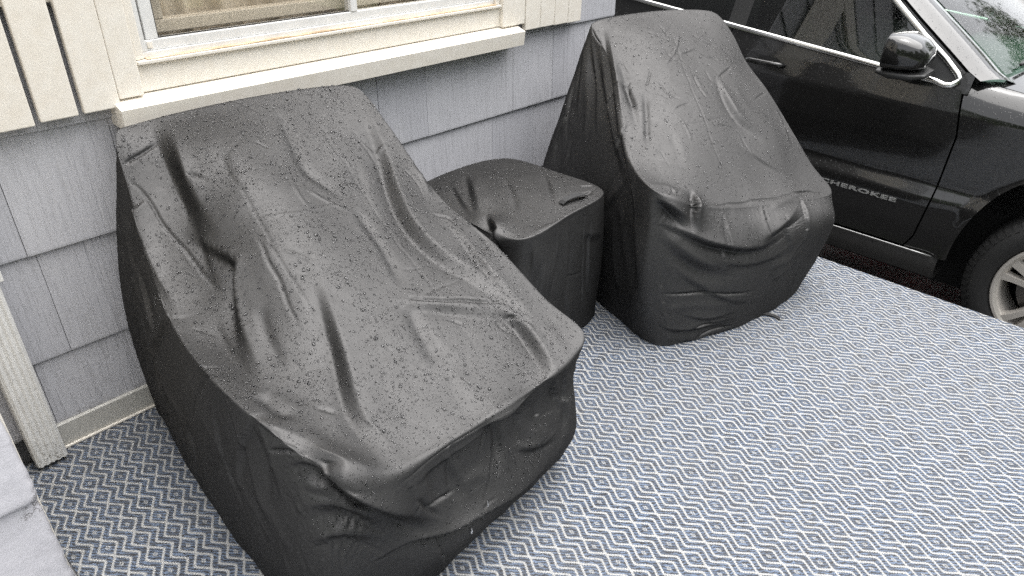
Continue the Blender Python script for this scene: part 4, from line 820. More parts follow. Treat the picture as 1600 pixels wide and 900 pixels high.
def droplets(V, Q, N, count, seed, minz=.25, rmin=.0011, rmax=.0052):
    r = np.random.default_rng(seed); c = V[Q].mean(1); n = np.cross(V[Q[:, 2]]-V[Q[:, 0]], V[Q[:, 3]]-V[Q[:, 1]]); ar = np.linalg.norm(n, axis=1)/2
    n /= np.maximum(2*ar, 1e-12)[:, None]
    pat = .55+.75*np.clip(vnoise(c*9, seed), -.6, 1)
    wgt = ar*np.clip((n[:, 2]-minz)/.3, 0, 1)*pat; wgt /= wgt.sum()
    k = r.choice(len(Q), count, p=wgt); uv = r.random((count, 2, 1)); q = V[Q[k]]
    P = (q[:, 0]*(1-uv[:, 0])+q[:, 1]*uv[:, 0])*(1-uv[:, 1])+(q[:, 3]*(1-uv[:, 0])+q[:, 2]*uv[:, 0])*uv[:, 1]
    n = n[k]; kind_ = r.random(count); rad = np.where(kind_ < .86, r.uniform(.0007, .0015, count), np.where(kind_ < .985, r.uniform(.0015, .0029, count), r.uniform(.003, .0048, count)))
    a = np.cross(n, np.array((.3, .2, .93))); a /= np.linalg.norm(a, axis=1)[:, None]; b = np.cross(n, a)
    down = np.array((0, 0, -1.))-n*(-n[:, 2:3]); down /= np.maximum(np.linalg.norm(down, axis=1), 1e-6)[:, None]
    S = 7; rings = ((1.0, -.08), (.93, .38), (.58, .68)); VV = []
    st = 1+.35*r.random(count)*(rad > .002)
    for rr, hh in rings:
        for s in range(S):
            t = 2*math.pi*s/S; d = math.cos(t)*a+math.sin(t)*b
            pd = (d*down).sum(1)[:, None]*down; d = d+pd*(st-1)[:, None]
            VV.append(P+rad[:, None]*(rr*d+hh*n))
    VV.append(P+rad[:, None]*.76*n)
    VV = np.stack(VV, 1); nvp = VV.shape[1]; T = []
    for i in range(2):
        for s in range(S):
            A, B, C_, D = i*S+s, i*S+(s+1) % S, (i+1)*S+(s+1) % S, (i+1)*S+s; T += [(A, B, C_), (A, C_, D)]
    for s in range(S): T.append((2*S+s, 2*S+(s+1) % S, 3*S))
    T = np.array(T); F = (np.arange(count)[:, None, None]*nvp+T[None]).reshape(-1, 3)
    return VV.reshape(-1, 3), F

def crumple_noise(V, Q, skirt, seed, a_top, a_skirt):
    """broad slack, small crumples and vertical gathers that grow towards the hem"""
    N = normals(V, Q); P = V
    w1 = vnoise(P*3.3, seed); W = P + .05*np.stack([vnoise(P*4+9, seed+1), vnoise(P*4+31, seed+2), vnoise(P*4+57, seed+3)], 1)
    # long tension wrinkles running down the slope, short crossing creases here and there
    wr = vnoise(np.stack([W[:, 0]*9+W[:, 1]*2, W[:, 1]*2.2, W[:, 2]*2.2], 1), seed+4)
    rid = np.exp(-np.abs(vnoise(np.stack([W[:, 0]*6-W[:, 1]*4, W[:, 1]*5+W[:, 0]*4, W[:, 2]*4], 1), seed+5))*14)
    sel = np.clip(vnoise(P*4.2+5, seed+6)*2.0+.1, 0, 1)
    D = a_top*(.8*w1 + .45*wr - .35*rid*sel)
    g = vnoise(np.stack([P[:, 0]*6+P[:, 2]*.8, P[:, 1]*6-P[:, 2]*.6, P[:, 2]*1.3], 1), seed+7)+.5*vnoise(np.stack([P[:, 0]*13, P[:, 1]*13+P[:, 2]*1.5, P[:, 2]*2.2], 1), seed+8)
    D = D*(1-.4*skirt) + a_skirt*g*np.clip(skirt*1.4, 0, 1)
    return V + N*D[:, None]

def small_creases(V, Q, skirt, seed, count, amp, lmax):
    """short sharp creases left from packing and handling, scattered over the fabric"""
    r = np.random.default_rng(seed); N = normals(V, Q); out = []
    pat = np.clip(vnoise(V*3.7+3, seed)*1.5+.5, .05, 1); pat /= pat.sum(); ids = r.choice(len(V), count, p=pat)
    for i in ids:
        n = N[i]; dn = np.array((0, 0, -1.))+n*n[2]; dn /= np.linalg.norm(dn)+1e-6; sd_ = np.cross(n, dn)
        t = r.normal(0, .9) if skirt[i] < .05 else r.normal(0, .5)+(1.2 if r.random() < .4 else 0); d = math.cos(t)*dn+math.sin(t)*sd_; e = np.cross(n, d)
        L = lmax*(.25+.75*r.random()**2); b = r.normal(0, .07)*L; a = amp*(.4+.9*r.random())*(1 if r.random() < .35 else -1)
        out.append(('c', a, (.003+.005*r.random()), [V[i]-d*L/2, V[i]+e*b, V[i]+d*L/2]))
    return out
def carry(strokes, V0, V):
    """take creases drawn on the cut fabric along to where the settled fabric lies"""
    out = []
    for k, a, w, pts in strokes:
        P = [np.array(pts[0], float)]
        for q in pts[1:]:
            q = np.array(q, float); n = max(1, int(np.linalg.norm(q-P[-1])/.02)); p0 = P[-1]; P += [p0+(q-p0)*(i+1)/n for i in range(n)]
        S = np.array([V[int(np.argmin(((V0-p)**2).sum(1)))] for p in P])
        if len(S) > 4: S[1:-1] = (S[:-2]+S[1:-1]*2+S[2:])/4
        out.append((k, a, max(w, .0055), S))
    return out
def side_folds(V, Q, skirt, seed, count):
    """slack hanging folds down the skirt"""
    r = np.random.default_rng(seed); N = normals(V, Q); out = []
    for i in r.choice(np.where((skirt > .05) & (skirt < .6))[0], count):
        n = N[i]; dn = np.array((0, 0, -1.))+n*n[2]; dn /= np.linalg.norm(dn)+1e-6; sd_ = np.cross(n, dn)
        t = r.normal(0, .45); d = math.cos(t)*dn+math.sin(t)*sd_; L = r.uniform(.14, .36); e = sd_*r.normal(0, .02)
        out.append(('f', r.uniform(.005, .012)*(1 if r.random() < .5 else -1), r.uniform(.014, .026), [V[i], V[i]+d*L*.5+e, V[i]+d*L]))
    return out
def make_cover(name, shape, res, seed, strokes, noise, label, drops, creases, smooth, slack):
    sides, inner = shape(); V, Q, skirt, rings, ti = cover_base(sides, inner, *res, smooth); V0 = V
    V = crumple_noise(V, Q, skirt, seed, *noise)
    V = fold_all(V, Q, [s for s in strokes if s[0] != 'c'] + side_folds(V, Q, skirt, seed+50, 26))
    V = drape(V0, V, Q, ti, rings, slack, SETTLE, seed, kb=.05)
    n0 = len(V); V, Q = refine(V, Q); V = lap(V, Q, 1, .45); skirt = np.r_[skirt, np.interp(V[n0:, 2], [0, .9], [1, 0])]
    V = fold_all(V, Q, carry([s for s in strokes if s[0] == 'c'], V0, V) + small_creases(V, Q, skirt, seed+100, *creases))
    V[:, 2] = np.maximum(V[:, 2], .004+.003*(np.sin(V[:, 0]*60)+1))
    base = V[rings[-1]].mean(0); root_loc = (float(base[0]), float(base[1]), 0.0)
    me = mesh_np(name, V - np.array(root_loc), Q[:, ::1])
    o = link(name, me, COVER, None, True); o.location = root_loc
    tag(o, label, 'furniture cover', 'black covers on the porch furniture')
    N = normals(V, Q)
    if drops:
        dv, df = droplets(V, Q, N, drops, seed)
        d = link('water_droplets', mesh_np('water_droplets', dv, df), WATER, o, True); d['kind'] = 'stuff'
    return o, V, Q, N
SETTLE = 90
near, nV, nQ, nN = make_cover('chair_cover', chair_cover_near, (112, 152, 96), 3, STROKES_NEAR, (.0025, .007), 'large black cover over the chair nearest the camera, beaded with rain', 26000, (130, .0032, .16), 4, (.007, .03, .022))
far, fV, fQ, fN = make_cover('chair_cover', chair_cover_far, (112, 124, 96), 21, STROKES_FAR, (.0025, .007), 'black cover over the tall chair beside the parked black car', 8000, (60, .0026, .14), 4, (.007, .03, .022))
tab, tV, tQ, tN = make_cover('table_cover', table_cover, (76, 76, 72), 41, STROKES_TABLE, (.003, .003), 'small square black cover over the table between the two chairs', 3000, (60, .0026, .10), 1, (.006, .02, .014))

# carrying strap sewn to the top of the table cover, and the drawcord tab lying on the rug
def strap(name, pts, width, th, parent, across):
    P = np.array(pts, float); A = np.array(across, float); V = []; F = []
    for i, p in enumerate(P):
        d = P[min(i+1, len(P)-1)]-P[max(i-1, 0)]; d /= np.linalg.norm(d); n = np.cross(d, A); n /= np.linalg.norm(n)
        V += [p-A*width/2-n*th/2, p+A*width/2-n*th/2, p+A*width/2+n*th/2, p-A*width/2+n*th/2]
    for i in range(len(P)-1):
        for k in range(4): F.append((i*4+k, i*4+(k+1) % 4, i*4+4+(k+1) % 4, i*4+4+k))
    F += [(3, 2, 1, 0), tuple(len(P)*4-4+k for k in range(4))]
    return link(name, mesh_py(name, V, F), STRAP, parent)
HA, HB = np.array((1.722, 1.322, .527)), np.array((1.842, 1.312, .522))
strap('carry_strap', [HA+(HB-HA)*f+np.array((0, 0, .013*math.sin(math.pi*f)**.4)) for f in np.linspace(0, 1, 13)], .024, .0025, tab, (.12, .993, 0))
strap('drawcord_tab', [(2.385, .835, .012), (2.40, .822, .010), (2.415, .800, .007), (2.425, .775, .006), (2.42, .747, .006)], .016, .003, far, (.9, .4, .1))
# two drops about to fall from the front hem of the near cover
def snap(p, V, N):
    i = int(np.argmin(((V-np.array(p))**2).sum(1))); return V[i]+N[i]*.0004
for p in DRIPS:
    q = snap(p, nV, nN); v, f = lathe([(.0002, -.006), (.0022, -.004), (.0032, .002), (.0030, .006), (.0014, .012), (.0002, .020)], 12)
    link('hanging_drop', mesh_py('hanging_drop', [(q[0]+a[1], q[1]+a[2]-.002, q[2]+a[0]-.004) for a in v], f), WATER, near, True)
# ---------------------------------------------------------------- parked cars
CK = [(-.5, .90), (-.22, .90), (-.085, .955), (.05, .972), (.16, .974), (.20, .970), (.255, .943), (.45, .955), (.6, .95), (.70, .927), (.76, .905), (1.3, .905-.54*.42)]
def side_a(y, z):
    a = np.interp(z, [k[0] for k in CK], [k[1] for k in CK])
    # the lower bulge fades into the fender ahead of the door
    a = a - np.clip((.62-y)/.25, 0, 1)*np.clip((.24-z)/.1, 0, 1)*.012
    f = np.clip((-.15-y)/.75, 0, 1.2); b = np.clip((y-3.0)/.8, 0, 1.2)
    return a - .10*f**2 - .08*b**2
def arch(y, yc, r0=.475):
    u = np.clip(np.abs(y-yc)/r0, 0, 1); return -.10 + .555*(1-u**2.6)**(1/2.2)
def mat_paint(name, c, drops=True):
    m = M(name); p = m.pos(); d = m.ramp(m.voro(p, 150), [(.08, 1.0), (.30, 0.0)]); g = m.ramp(m.noise(p, 60, 3), [(.48, 0.0), (.6, 1.0)])
    up = m.sep(m.new('NewGeometry').outputs['Normal'])[2]
    w = m.math('MULTIPLY', m.math('MULTIPLY', d, g), m.ramp(up, [(.0, .12), (.25, 1.0)]))
    orange = m.noise(p, 5, 2)
    m.set(color=c, rough=m.math('ADD', .09, m.math('MULTIPLY', m.noise(p, 12, 4), .06)), spec=.5, coat=.5, coat_rough=.03, normal=m.bump(w, .7, .0016, m.bump(orange, .05, .01)), coat_n=m.bump(w, .6, .0016)); return m.m
CM = dict(badge=plain('satin_badge_metal', (.62, .62, .60), .40, metal=.8), rock=plain('rocker_plastic', (.035, .034, .033), .5), strip=plain('dull_strip_metal', (.5, .5, .49), .35, metal=1.0), chrome=plain('chrome_trim', (.82, .82, .80), .16, metal=1.0), rubber=plain('tyre_rubber', (.018, .018, .018), .55), rim=plain('champagne_silver_alloy', (.55, .52, .48), .32, metal=.35),
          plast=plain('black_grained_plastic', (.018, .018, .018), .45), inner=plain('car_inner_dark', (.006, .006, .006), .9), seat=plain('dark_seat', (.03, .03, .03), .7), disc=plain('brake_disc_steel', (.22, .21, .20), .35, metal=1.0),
          glass=mat_glass('tinted_side_glass', (.22, .25, .23), .015, .15), screen=mat_glass('green_windshield_glass', (.42, .62, .50), .05, .9))
def make_car(name, paint, XC, Y0, flip, label, cat, detail=True):
    """XC centre plane, the side at lower x is the one facing the porch; Y0 shifts the car along the drive"""
    root = empty(name, (XC, 1.4+Y0, -.49)); tag(root, label, cat, None)
    def W(a, y, z, s): return np.stack([XC - s*np.asarray(a, float), np.asarray(y, float)+Y0, np.asarray(z, float)], -1)
    def grid(nm, G, mat, parent=root, rim=.02, s=1, flipn=False, thick=True):
        """G: rows x cols x (a,y,z) patch; folds its border inwards"""
        G = np.asarray(G, float)
        if thick and rim:
            b = G.copy(); b[..., 0] -= rim
            top = np.concatenate([b[:1], G, b[-1:]], 0); l = top[:, :1].copy(); l[..., 0] = np.minimum(l[..., 0], np.r_[G[:1, :1, 0], G[:, :1, 0], G[-1:, :1, 0]]-rim); r = top[:, -1:].copy(); r[..., 0] = np.minimum(r[..., 0], np.r_[G[:1, -1:, 0], G[:, -1:, 0], G[-1:, -1:, 0]]-rim)
            G = np.concatenate([l, top, r], 1)
        nr, nc = G.shape[:2]; V = W(G[..., 0], G[..., 1], G[..., 2], s).reshape(-1, 3); i = np.arange(nr*nc).reshape(nr, nc)
        Q = np.stack([i[:-1, :-1], i[:-1, 1:], i[1:, 1:], i[1:, :-1]], -1).reshape(-1, 4)
        ctr = np.array((XC, 1.4+Y0, .35)); fc = V[Q].mean(1); fn = np.cross(V[Q[:, 2]]-V[Q[:, 0]], V[Q[:, 3]]-V[Q[:, 1]])
        if ((fc-ctr)*fn*np.array((1, .3, 1))).sum() < 0: Q = Q[:, ::-1]
        o = link(nm, mesh_np(nm, V, Q), mat, parent, True)
        md = o.modifiers.new('edges', 'EDGE_SPLIT'); md.split_angle = R(40); return o
    def panel(nm, yL, yR, zlo, zhi, ns, nt, mat, s, off=0, parent=root, warp=None):
        sN = np.linspace(0, 1, ns); tN = np.linspace(0, 1, nt); 
        if warp: sN = warp(sN)
        G = np.zeros((nt, ns, 3))
        for it, t in enumerate(tN):
            y = yL(.3)+(yR(.3)-yL(.3))*sN; z = zlo(y)+(zhi(y)-zlo(y))*t
            for _ in range(3):
                y = np.array([yL(zz)+(yR(zz)-yL(zz))*ss for zz, ss in zip(z, sN)]); z = zlo(y)+(zhi(y)-zlo(y))*t
            G[it, :, 0] = side_a(y, z)+off; G[it, :, 1] = y; G[it, :, 2] = z
        return grid(nm, G, mat, parent, .022, s)
    c_ = lambda v: (lambda *_: v)
    belt = lambda y: .7065+(np.asarray(y)-.667)*.0785
    yf = lambda z: float(np.interp(z, [-.09, 0, .2, .5, .70, .80], [.645, .605, .585, .578, .622, .655]))
    hoodz = lambda y: np.interp(y, [-1.0, -.9, -.6, 0, .5, .66], [.42, .56, .625, .675, .722, .750])
    BELT_B = 1.762
    for s in (1, -1):
        door = panel('front_door', lambda z: yf(z)+.004, c_(BELT_B-.003), lambda y: np.full(np.shape(y), -.062), lambda y: belt(y)-.010, 60, 60, paint, s)
        rdoor = panel('rear_door', c_(BELT_B+.003), lambda z: float(np.interp(z, [-.07, .2, .45, .8], [2.36, 2.42, 2.72, 2.74])), lambda y: np.full(np.shape(y), -.062), lambda y: belt(y)-.010, 40, 50, paint, s)
        # fender, its lower edge following the wheel arch
        def flo(y): return np.where(y > .44, -.075-.0*y, np.where(y < -.51, -.02, np.maximum(arch(y, -.035), -.075)))
        fw = lambda q: q
        ys = np.r_[np.linspace(-.93, -.515, 14), -.035+.4749*np.sin(np.linspace(-math.pi/2, math.pi/2, 100)), np.linspace(.4405, .60, 14)]
        tN = np.linspace(0, 1, 46); G = np.zeros((46, len(ys), 3)); lo = np.array([float(flo(np.array(v))) for v in ys])
        for it, t in enumerate(tN):
            z = lo+(hoodz(ys)-lo)*t
            lim = np.array([yf(v)-.004 for v in z]); y = np.minimum(ys + np.clip((ys-.44)/.16, 0, 1)*(lim-.60), lim)
            flare = .022*np.exp(-((np.hypot((y+.035)/1.0, (z+.10)/1.06)-.50)/.035)**2)
            roundt = np.clip((z-hoodz(y)+.12)/.12, 0, 1)**2*.06
            G[it, :, 0] = side_a(y, z)+flare-roundt; G[it, :, 1] = y; G[it, :, 2] = z
        grid('front_fender', G, paint, root, .03, s)
        ys2 = np.r_[np.linspace(2.375, 2.40, 4), 2.88+.4749*np.sin(np.linspace(-math.pi/2, math.pi/2, 80)), np.linspace(3.36, 3.72, 12)]
        lo2 = np.where(ys2 < 2.405, -.06, np.where(ys2 > 3.356, .0, np.maximum(arch(ys2, 2.88), -.06))); G = np.zeros((40, len(ys2), 3))
        for it, t in enumerate(np.linspace(0, 1, 40)):
            z = lo2+(belt(ys2)+.02-lo2)*t; lim = np.interp(z, [-.07, .2, .45, .8], [2.366, 2.426, 2.726, 2.746]); y = np.maximum(ys2, lim)
            G[it, :, 0] = side_a(y, z); G[it, :, 1] = y; G[it, :, 2] = z
        grid('rear_quarter_panel', G, paint, root, .03, s)
        # rocker with a bright strip above it
        yy = np.linspace(.47, 2.38, 24); pr = [(.955, -.078), (.962, -.10), (.958, -.15), (.93, -.20), (.85, -.225), (.70, -.23)]
        grid('rocker_panel', [[(a, y, z) for y in yy] for a, z in reversed(pr)], CM['rock'], root, 0, s)
        V, F = tube([W(.968, y, -.074, s) for y in np.linspace(.50, 2.30, 20)], .0045, 8); link('sill_strip', mesh_py('sill_strip', V, F), CM['strip'], root, True)
        # belt moulding and window surround in chrome
        def on(y, z, off=0.0): return W(side_a(y, z)+off, y, z, s)
        ap = [(.668, .755), (.735, .805), (.857, .882), (1.033, 1.003), (1.20, 1.10), (1.45, 1.185)]
        path = [(3.3, float(belt(3.3)))]+[(y, float(belt(y))) for y in np.linspace(3.2, .74, 26)]+[(.70, .703), (.672, .706), (.655, .722), (.655, .738)]+ap+[(1.8, 1.225), (2.4, 1.225), (3.0, 1.17), (3.25, 1.06)]
        P = np.array([on(y, z, .004) for y, z in path]); V, F = tube(P, .0145, 10, True); link('window_trim', mesh_py('window_trim', V, F), CM['chrome'], root, True)
        # glass: front and rear side windows
        topz = lambda y: np.interp(y, [.66, .735, .857, 1.033, 1.20, 1.45, 1.8, 2.4, 3.0, 3.25], [.745, .805, .882, 1.003, 1.10, 1.185, 1.225, 1.225, 1.17, 1.06])
        for nm, y0, y1 in (('front_side_window', .664, 1.70), ('rear_side_window', 1.80, 2.62), ('quarter_window', 2.66, 3.22)):
            yy = np.linspace(y0, y1, 40); G = np.array([[(side_a(y, z)-.006, y, z) for y in yy for z in [float(belt(y))+(float(topz(y))-float(belt(y)))*t]] for t in np.linspace(0, 1, 14)])
            grid(nm, G, CM['glass'], root, 0, s)
        yy = np.linspace(.664, .80, 8); G = np.array([[(side_a(y, z)-.001, y, z) for y in yy for z in [float(belt(y))+(float(topz(y))-float(belt(y)))*t]] for t in np.linspace(0, 1, 8)])
        grid('mirror_sail', G, CM['plast'], root, .01, s)
        for y0, y1 in ((1.70, 1.80), (2.62, 2.66)):
            yy = np.linspace(y0, y1, 3); G = np.array([[(side_a(y, z)-.002, y, z) for y in yy for z in [float(belt(y))+(float(topz(y))-float(belt(y)))*t]] for t in np.linspace(0, 1, 14)])
            grid('door_pillar', G, CM['plast'], root, .01, s)
        # windscreen pillar and roof side: between the window surround and the windscreen
        wsl = [(.43, .712), (.513, .748), (.60, .806), (.70, .872), (.80, .936), (.915, 1.01), (1.05, 1.09), (1.22, 1.175), (1.45, 1.235)]
        gl = [(.57, .742), (.625, .770), (.70, .820), (.80, .885), (.90, .950), (1.0, 1.018), (1.13, 1.10), (1.28, 1.17), (1.48, 1.215)]
        G = np.zeros((6, 9, 3))
        for j, ((y0, z0), (y1, z1)) in enumerate(zip(gl, wsl)):
            a0_ = side_a(y0, z0)+.002; a1 = a0_-.165
            for i, t in enumerate(np.linspace(0, 1, 6)): G[i, j] = (a0_+(a1-a0_)*t, y0+(y1-y0)*t, z0+(z1-z0)*t+.022*math.sin(math.pi*t))
        grid('windscreen_pillar', G, paint, root, 0, s)
        G = np.zeros((3, 9, 3))                                   # dark core behind the door gap
        for j, (y0, z0) in enumerate(gl):
            for i, t in enumerate((-.004, .008, .02)): G[i, j] = (side_a(y0, z0)-.022, y0+t*.6, z0-t)
        grid('pillar_core', G, CM['inner'], root, 0, s)
        gl = gl[1:]
        G = np.zeros((6, 8, 3))                                   # the door frame below it, up to the chrome
        for j, (y0, z0) in enumerate(gl):
            y1, z1 = ([(.655, .742)]+ap)[j] if j < 7 else (1.5, 1.195)
            for i, t in enumerate(np.linspace(0, 1, 6)): y = y1+(y0+.012-y1)*t; z = z1+(z0-.006-z1)*t; G[i, j] = (side_a(y, z), y, z)
        grid('door_frame', G, paint, root, .012, s)
        G = np.array([[(side_a(y, 1.2)-.02-.22*t, y, float(topz(y))+.012+.045*math.sin(t*1.57)) for y in np.linspace(1.45, 3.2, 20)] for t in np.linspace(0, 1, 6)])
        grid('roof_rail_panel', G, paint, root, 0, s)
        G = np.array([[(side_a(y, float(hoodz(y)))-.056-.20*t, y, float(hoodz(y))-.004+.020*t) for y in np.linspace(.40, .70, 10)] for t in np.linspace(0, 1, 6)])
        grid('cowl_side', G, paint, root, 0, s)
        G = np.array([[(side_a(y, z)-.005, y, z) for y in np.linspace(.598, .70, 5)] for z in np.linspace(.68, .765, 5)])
        grid('door_corner', G, paint, root, 0, s)
        # mirror
        mr = empty('side_mirror', (0, 0, 0), root); mr.matrix_parent_inverse = world_of(root).inverted()
        def blob(nm, secs, mat, n=20):
            """secs: list of (y, a_centre, z_centre, half a, half z, roundness)"""
            V = []; F = []
            for (y, a, z, ha, hz, e) in secs:
                for k in range(n):
                    t = 2*math.pi*k/n; ca, sa = math.cos(t), math.sin(t)
                    V.append(W(a+ha*math.copysign(abs(ca)**e, ca), y, z+hz*math.copysign(abs(sa)**e, sa), s))
            for i in range(len(secs)-1):
                for k in range(n): F.append((i*n+k, i*n+(k+1) % n, (i+1)*n+(k+1) % n, (i+1)*n+k))
            F.append(tuple(range(n))[::-1]); F.append(tuple((len(secs)-1)*n+k for k in range(n)))
            me = mesh_py(nm, V, F); o = link(nm, me, mat, mr, True); bm = bmesh.new(); bm.from_mesh(me); bmesh.ops.recalc_face_normals(bm, faces=bm.faces); bm.to_mesh(me); bm.free()
            md = o.modifiers.new('edges', 'EDGE_SPLIT'); md.split_angle = R(55); return o
        MY, MA, MZ = MIRROR
        blob('mirror_cap', [(MY-.098, MA, MZ-.012, .05, .022, .8), (MY-.088, MA, MZ-.008, .085, .042, .72), (MY-.055, MA, MZ-.002, .115, .062, .62), (MY+.0, MA, MZ+.004, .130, .074, .55), (MY+.065, MA, MZ+.006, .134, .078, .5), (MY+.072, MA, MZ+.006, .128, .072, .5)], paint)
        blob('mirror_foot', [(MY-.105, MA-.02, MZ-.080, .08, .010, .6), (MY-.06, MA-.025, MZ-.084, .125, .020, .6), (MY+.03, MA-.03, MZ-.086, .142, .024, .6), (MY+.085, MA-.03, MZ-.082, .13, .014, .6)], CM['plast'])
        blob('mirror_arm', [(MY-.08, MA-.14, MZ-.095, .05, .012, .8), (MY-.02, MA-.13, MZ-.104, .08, .024, .8), (MY+.06, MA-.14, MZ-.095, .05, .014, .8)], CM['plast'])
        link('mirror_glass', mesh_py('mirror_glass', [W(MA+.112*math.cos(t), MY+.0735, MZ+.006+.062*math.sin(t), s) for t in np.linspace(0, 2*math.pi, 24, endpoint=False)], [tuple(range(24))]), CM['chrome'], mr)
        # door handle: cup and bar
        for d_, ya, yb, zc in ((door, 1.425, 1.64, .655), (rdoor, 2.42, 2.64, .695)):
            P = [W(side_a(y, zc)+.004+.034*math.sin(math.pi*f)**.4, y, zc+.003*math.sin(math.pi*f), s) for f in np.linspace(0, 1, 12) for y in [ya+(yb-ya)*f]]
            V, F = tube(P, [.006]+[.0145]*10+[.006], 8); h = link('door_handle', mesh_py('door_handle', V, F), paint, d_, True)
            V = []; F = []
            for i in range(5):
                for k in range(20):
                    t = 2*math.pi*k/20; f = 1-i/4*.9; V.append(W(side_a(ya+.09, zc)+.0025+.0005*i, ya+.09+.065*f*math.cos(t), zc-.002+.034*f*math.sin(t), s))
            for i in range(4):
                for k in range(20): F.append((i*20+k, i*20+(k+1) % 20, (i+1)*20+(k+1) % 20, (i+1)*20+k))
            link('handle_cup', mesh_py('handle_cup', V, F), CM['plast'], d_, True)
        # wheels
        for yw in (-.035, 2.88):
            w_ = empty('wheel', (0, 0, 0), root); w_.matrix_parent_inverse = world_of(root).inverted()
            ax = XC - s*.962
            def put(nm, V, F, mat, sm=True):
                V = [(ax + s*v[0], yw+Y0+v[1], -.10+v[2]) for v in V]; o = link(nm, mesh_py(nm, V, F), mat, w_, sm); 
                bm = bmesh.new(); bm.from_mesh(o.data); bmesh.ops.recalc_face_normals(bm, faces=bm.faces); bm.to_mesh(o.data); bm.free()
                md = o.modifiers.new('edges', 'EDGE_SPLIT'); md.split_angle = R(35); return o
            V, F = lathe([(.262, .022), (.275, .004), (.30, -.004), (.335, -.003), (.345, .001), (.362, .010), (.382, .030), (.3895, .055), (.390, .20), (.375, .235), (.33, .255), (.262, .24)], 72)
            base = len(V)
            for i in range(66):                                     # shoulder lugs
                t0 = 2*math.pi*i/66; t1 = t0+2*math.pi/66*.58
                for rr, xx in ((.358, .003), (.3855, .028), (.3915, .058), (.386, .060), (.36, .03)):
                    V += [(xx, rr*math.cos(t0), rr*math.sin(t0)), (xx, rr*math.cos(t1), rr*math.sin(t1))]
                b = base+i*10; F += [(b, b+1, b+3, b+2), (b+2, b+3, b+5, b+4), (b, b+2, b+4, b+6, b+8), (b+1, b+9, b+7, b+5, b+3)]
            put('tyre', V, F, CM['rubber'])
            V, F = lathe([(.262, .020), (.266, .010), (.262, .004), (.252, .004), (.238, .016), (.228, .030), (.225, .20), (.262, .22)], 72)
            for i in range(5):
                t = 2*math.pi*i/5+.30
                for dt in (-.17, .17):
                    b = len(V)
                    for rr, hw, x0, x1 in ((.055, .020, .020, .06), (.12, .018, .012, .05), (.19, .017, .012, .05), (.245, .024, .014, .05)):
                        tc = t+dt*(.35+.65*rr/.245); c, s_ = math.cos(tc), math.sin(tc)
                        for q, xx in ((-1, x1), (-.75, x0), (.75, x0), (1, x1)): V.append((xx, rr*c-q*hw*s_, rr*s_+q*hw*c))
                    for k in range(3):
                        for j in range(4): F.append((b+k*4+j, b+k*4+(j+1) % 4, b+(k+1)*4+(j+1) % 4, b+(k+1)*4+j))
            b = len(V); Vh, Fh = lathe([(.0005, .012), (.03, .012), (.062, .022), (.07, .05), (.0005, .05)], 30); V += Vh; F += [tuple(b+i for i in f) for f in Fh]
            put('rim', V, F, CM['rim'])
            V, F = lathe([(.05, .085), (.175, .085), (.175, .105), (.05, .105)], 40); put('brake_disc', V, F, CM['disc'])
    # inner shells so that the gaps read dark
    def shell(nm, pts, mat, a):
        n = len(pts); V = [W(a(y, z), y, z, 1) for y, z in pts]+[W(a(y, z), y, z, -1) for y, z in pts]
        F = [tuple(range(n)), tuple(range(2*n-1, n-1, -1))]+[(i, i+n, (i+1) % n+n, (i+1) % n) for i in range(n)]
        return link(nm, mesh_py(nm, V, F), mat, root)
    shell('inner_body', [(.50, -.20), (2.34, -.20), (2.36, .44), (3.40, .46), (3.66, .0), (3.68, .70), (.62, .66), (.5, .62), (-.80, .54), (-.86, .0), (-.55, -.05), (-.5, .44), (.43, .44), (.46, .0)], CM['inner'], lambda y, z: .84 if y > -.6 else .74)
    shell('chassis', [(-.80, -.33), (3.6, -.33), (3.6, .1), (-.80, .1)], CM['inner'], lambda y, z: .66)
    # hood, windscreen, roof, tailgate, bumpers
    def cross(nm, rows, mat, n=25):
        G = np.array([[(a*(1-2*j/(n-1)), y+bow*(1-(1-2*j/(n-1))**2), z+cr*(1-(1-2*j/(n-1))**2)) for j in range(n)] for (a, y, z, cr, bow) in rows]); return grid(nm, G, mat, root, 0, 1, True)
    cross('hood', [(float(side_a(y, hoodz(y)))-.062, y, float(hoodz(y))+.002, .055, -.06 if y < -.6 else 0) for y in np.linspace(-.90, .50, 22)], paint)
    cross('cowl', [(.74, .46, .716, .05, -.06), (.74, .53, .735, .05, -.08)], CM['plast'])
    ws = [(.513, .748), (.60, .806), (.70, .872), (.80, .936), (.915, 1.01), (1.05, 1.09), (1.22, 1.175)]
    cross('windscreen', [(float(side_a(y+.1, z+.015))-.165, y, z+.004, .015, -.10+.07*i/6) for i, (y, z) in enumerate(ws)], CM['screen'])
    V, F = tube([W(a, .50-.06*(1-(a/.7)**2), .775+.03*(1-(a/.7)**2), 1) for a in np.linspace(.62, -.1, 10)], .008, 6); link('wiper', mesh_py('wiper', V, F), CM['plast'], root, True)
    cross('roof', [(.60-.02*abs(y-2.2), y, 1.205+.06*math.sin((y-1.15)/2.1*3.14)**.5 if 1.16 < y < 3.24 else 1.19, .03, 0) for y in np.linspace(1.20, 3.25, 18)], paint)
    cross('tailgate', [(.80, 3.70, .05, 0, .06), (.82, 3.74, .35, 0, .07), (.80, 3.70, .72, 0, .06), (.70, 3.52, 1.0, 0, .05), (.62, 3.28, 1.20, .02, .03)], paint)
    for nm, y, sg in (('front_bumper', -.92, -1), ('rear_bumper', 3.70, 1)):
        rows = [(.80, y, -.20, 0, .10*sg), (.84, y+.03*sg, -.05, 0, .12*sg), (.84, y+.03*sg, .12, 0, .12*sg), (.82, y, .20, 0, .10*sg)]
        cross(nm, rows, paint if sg < 0 else CM['plast'])
    cross('grille', [(.80, -.93, .20, 0, -.08), (.78, -.92, .42, 0, -.08), (.78, -.90, .52, 0, -.06)], CM['plast'])
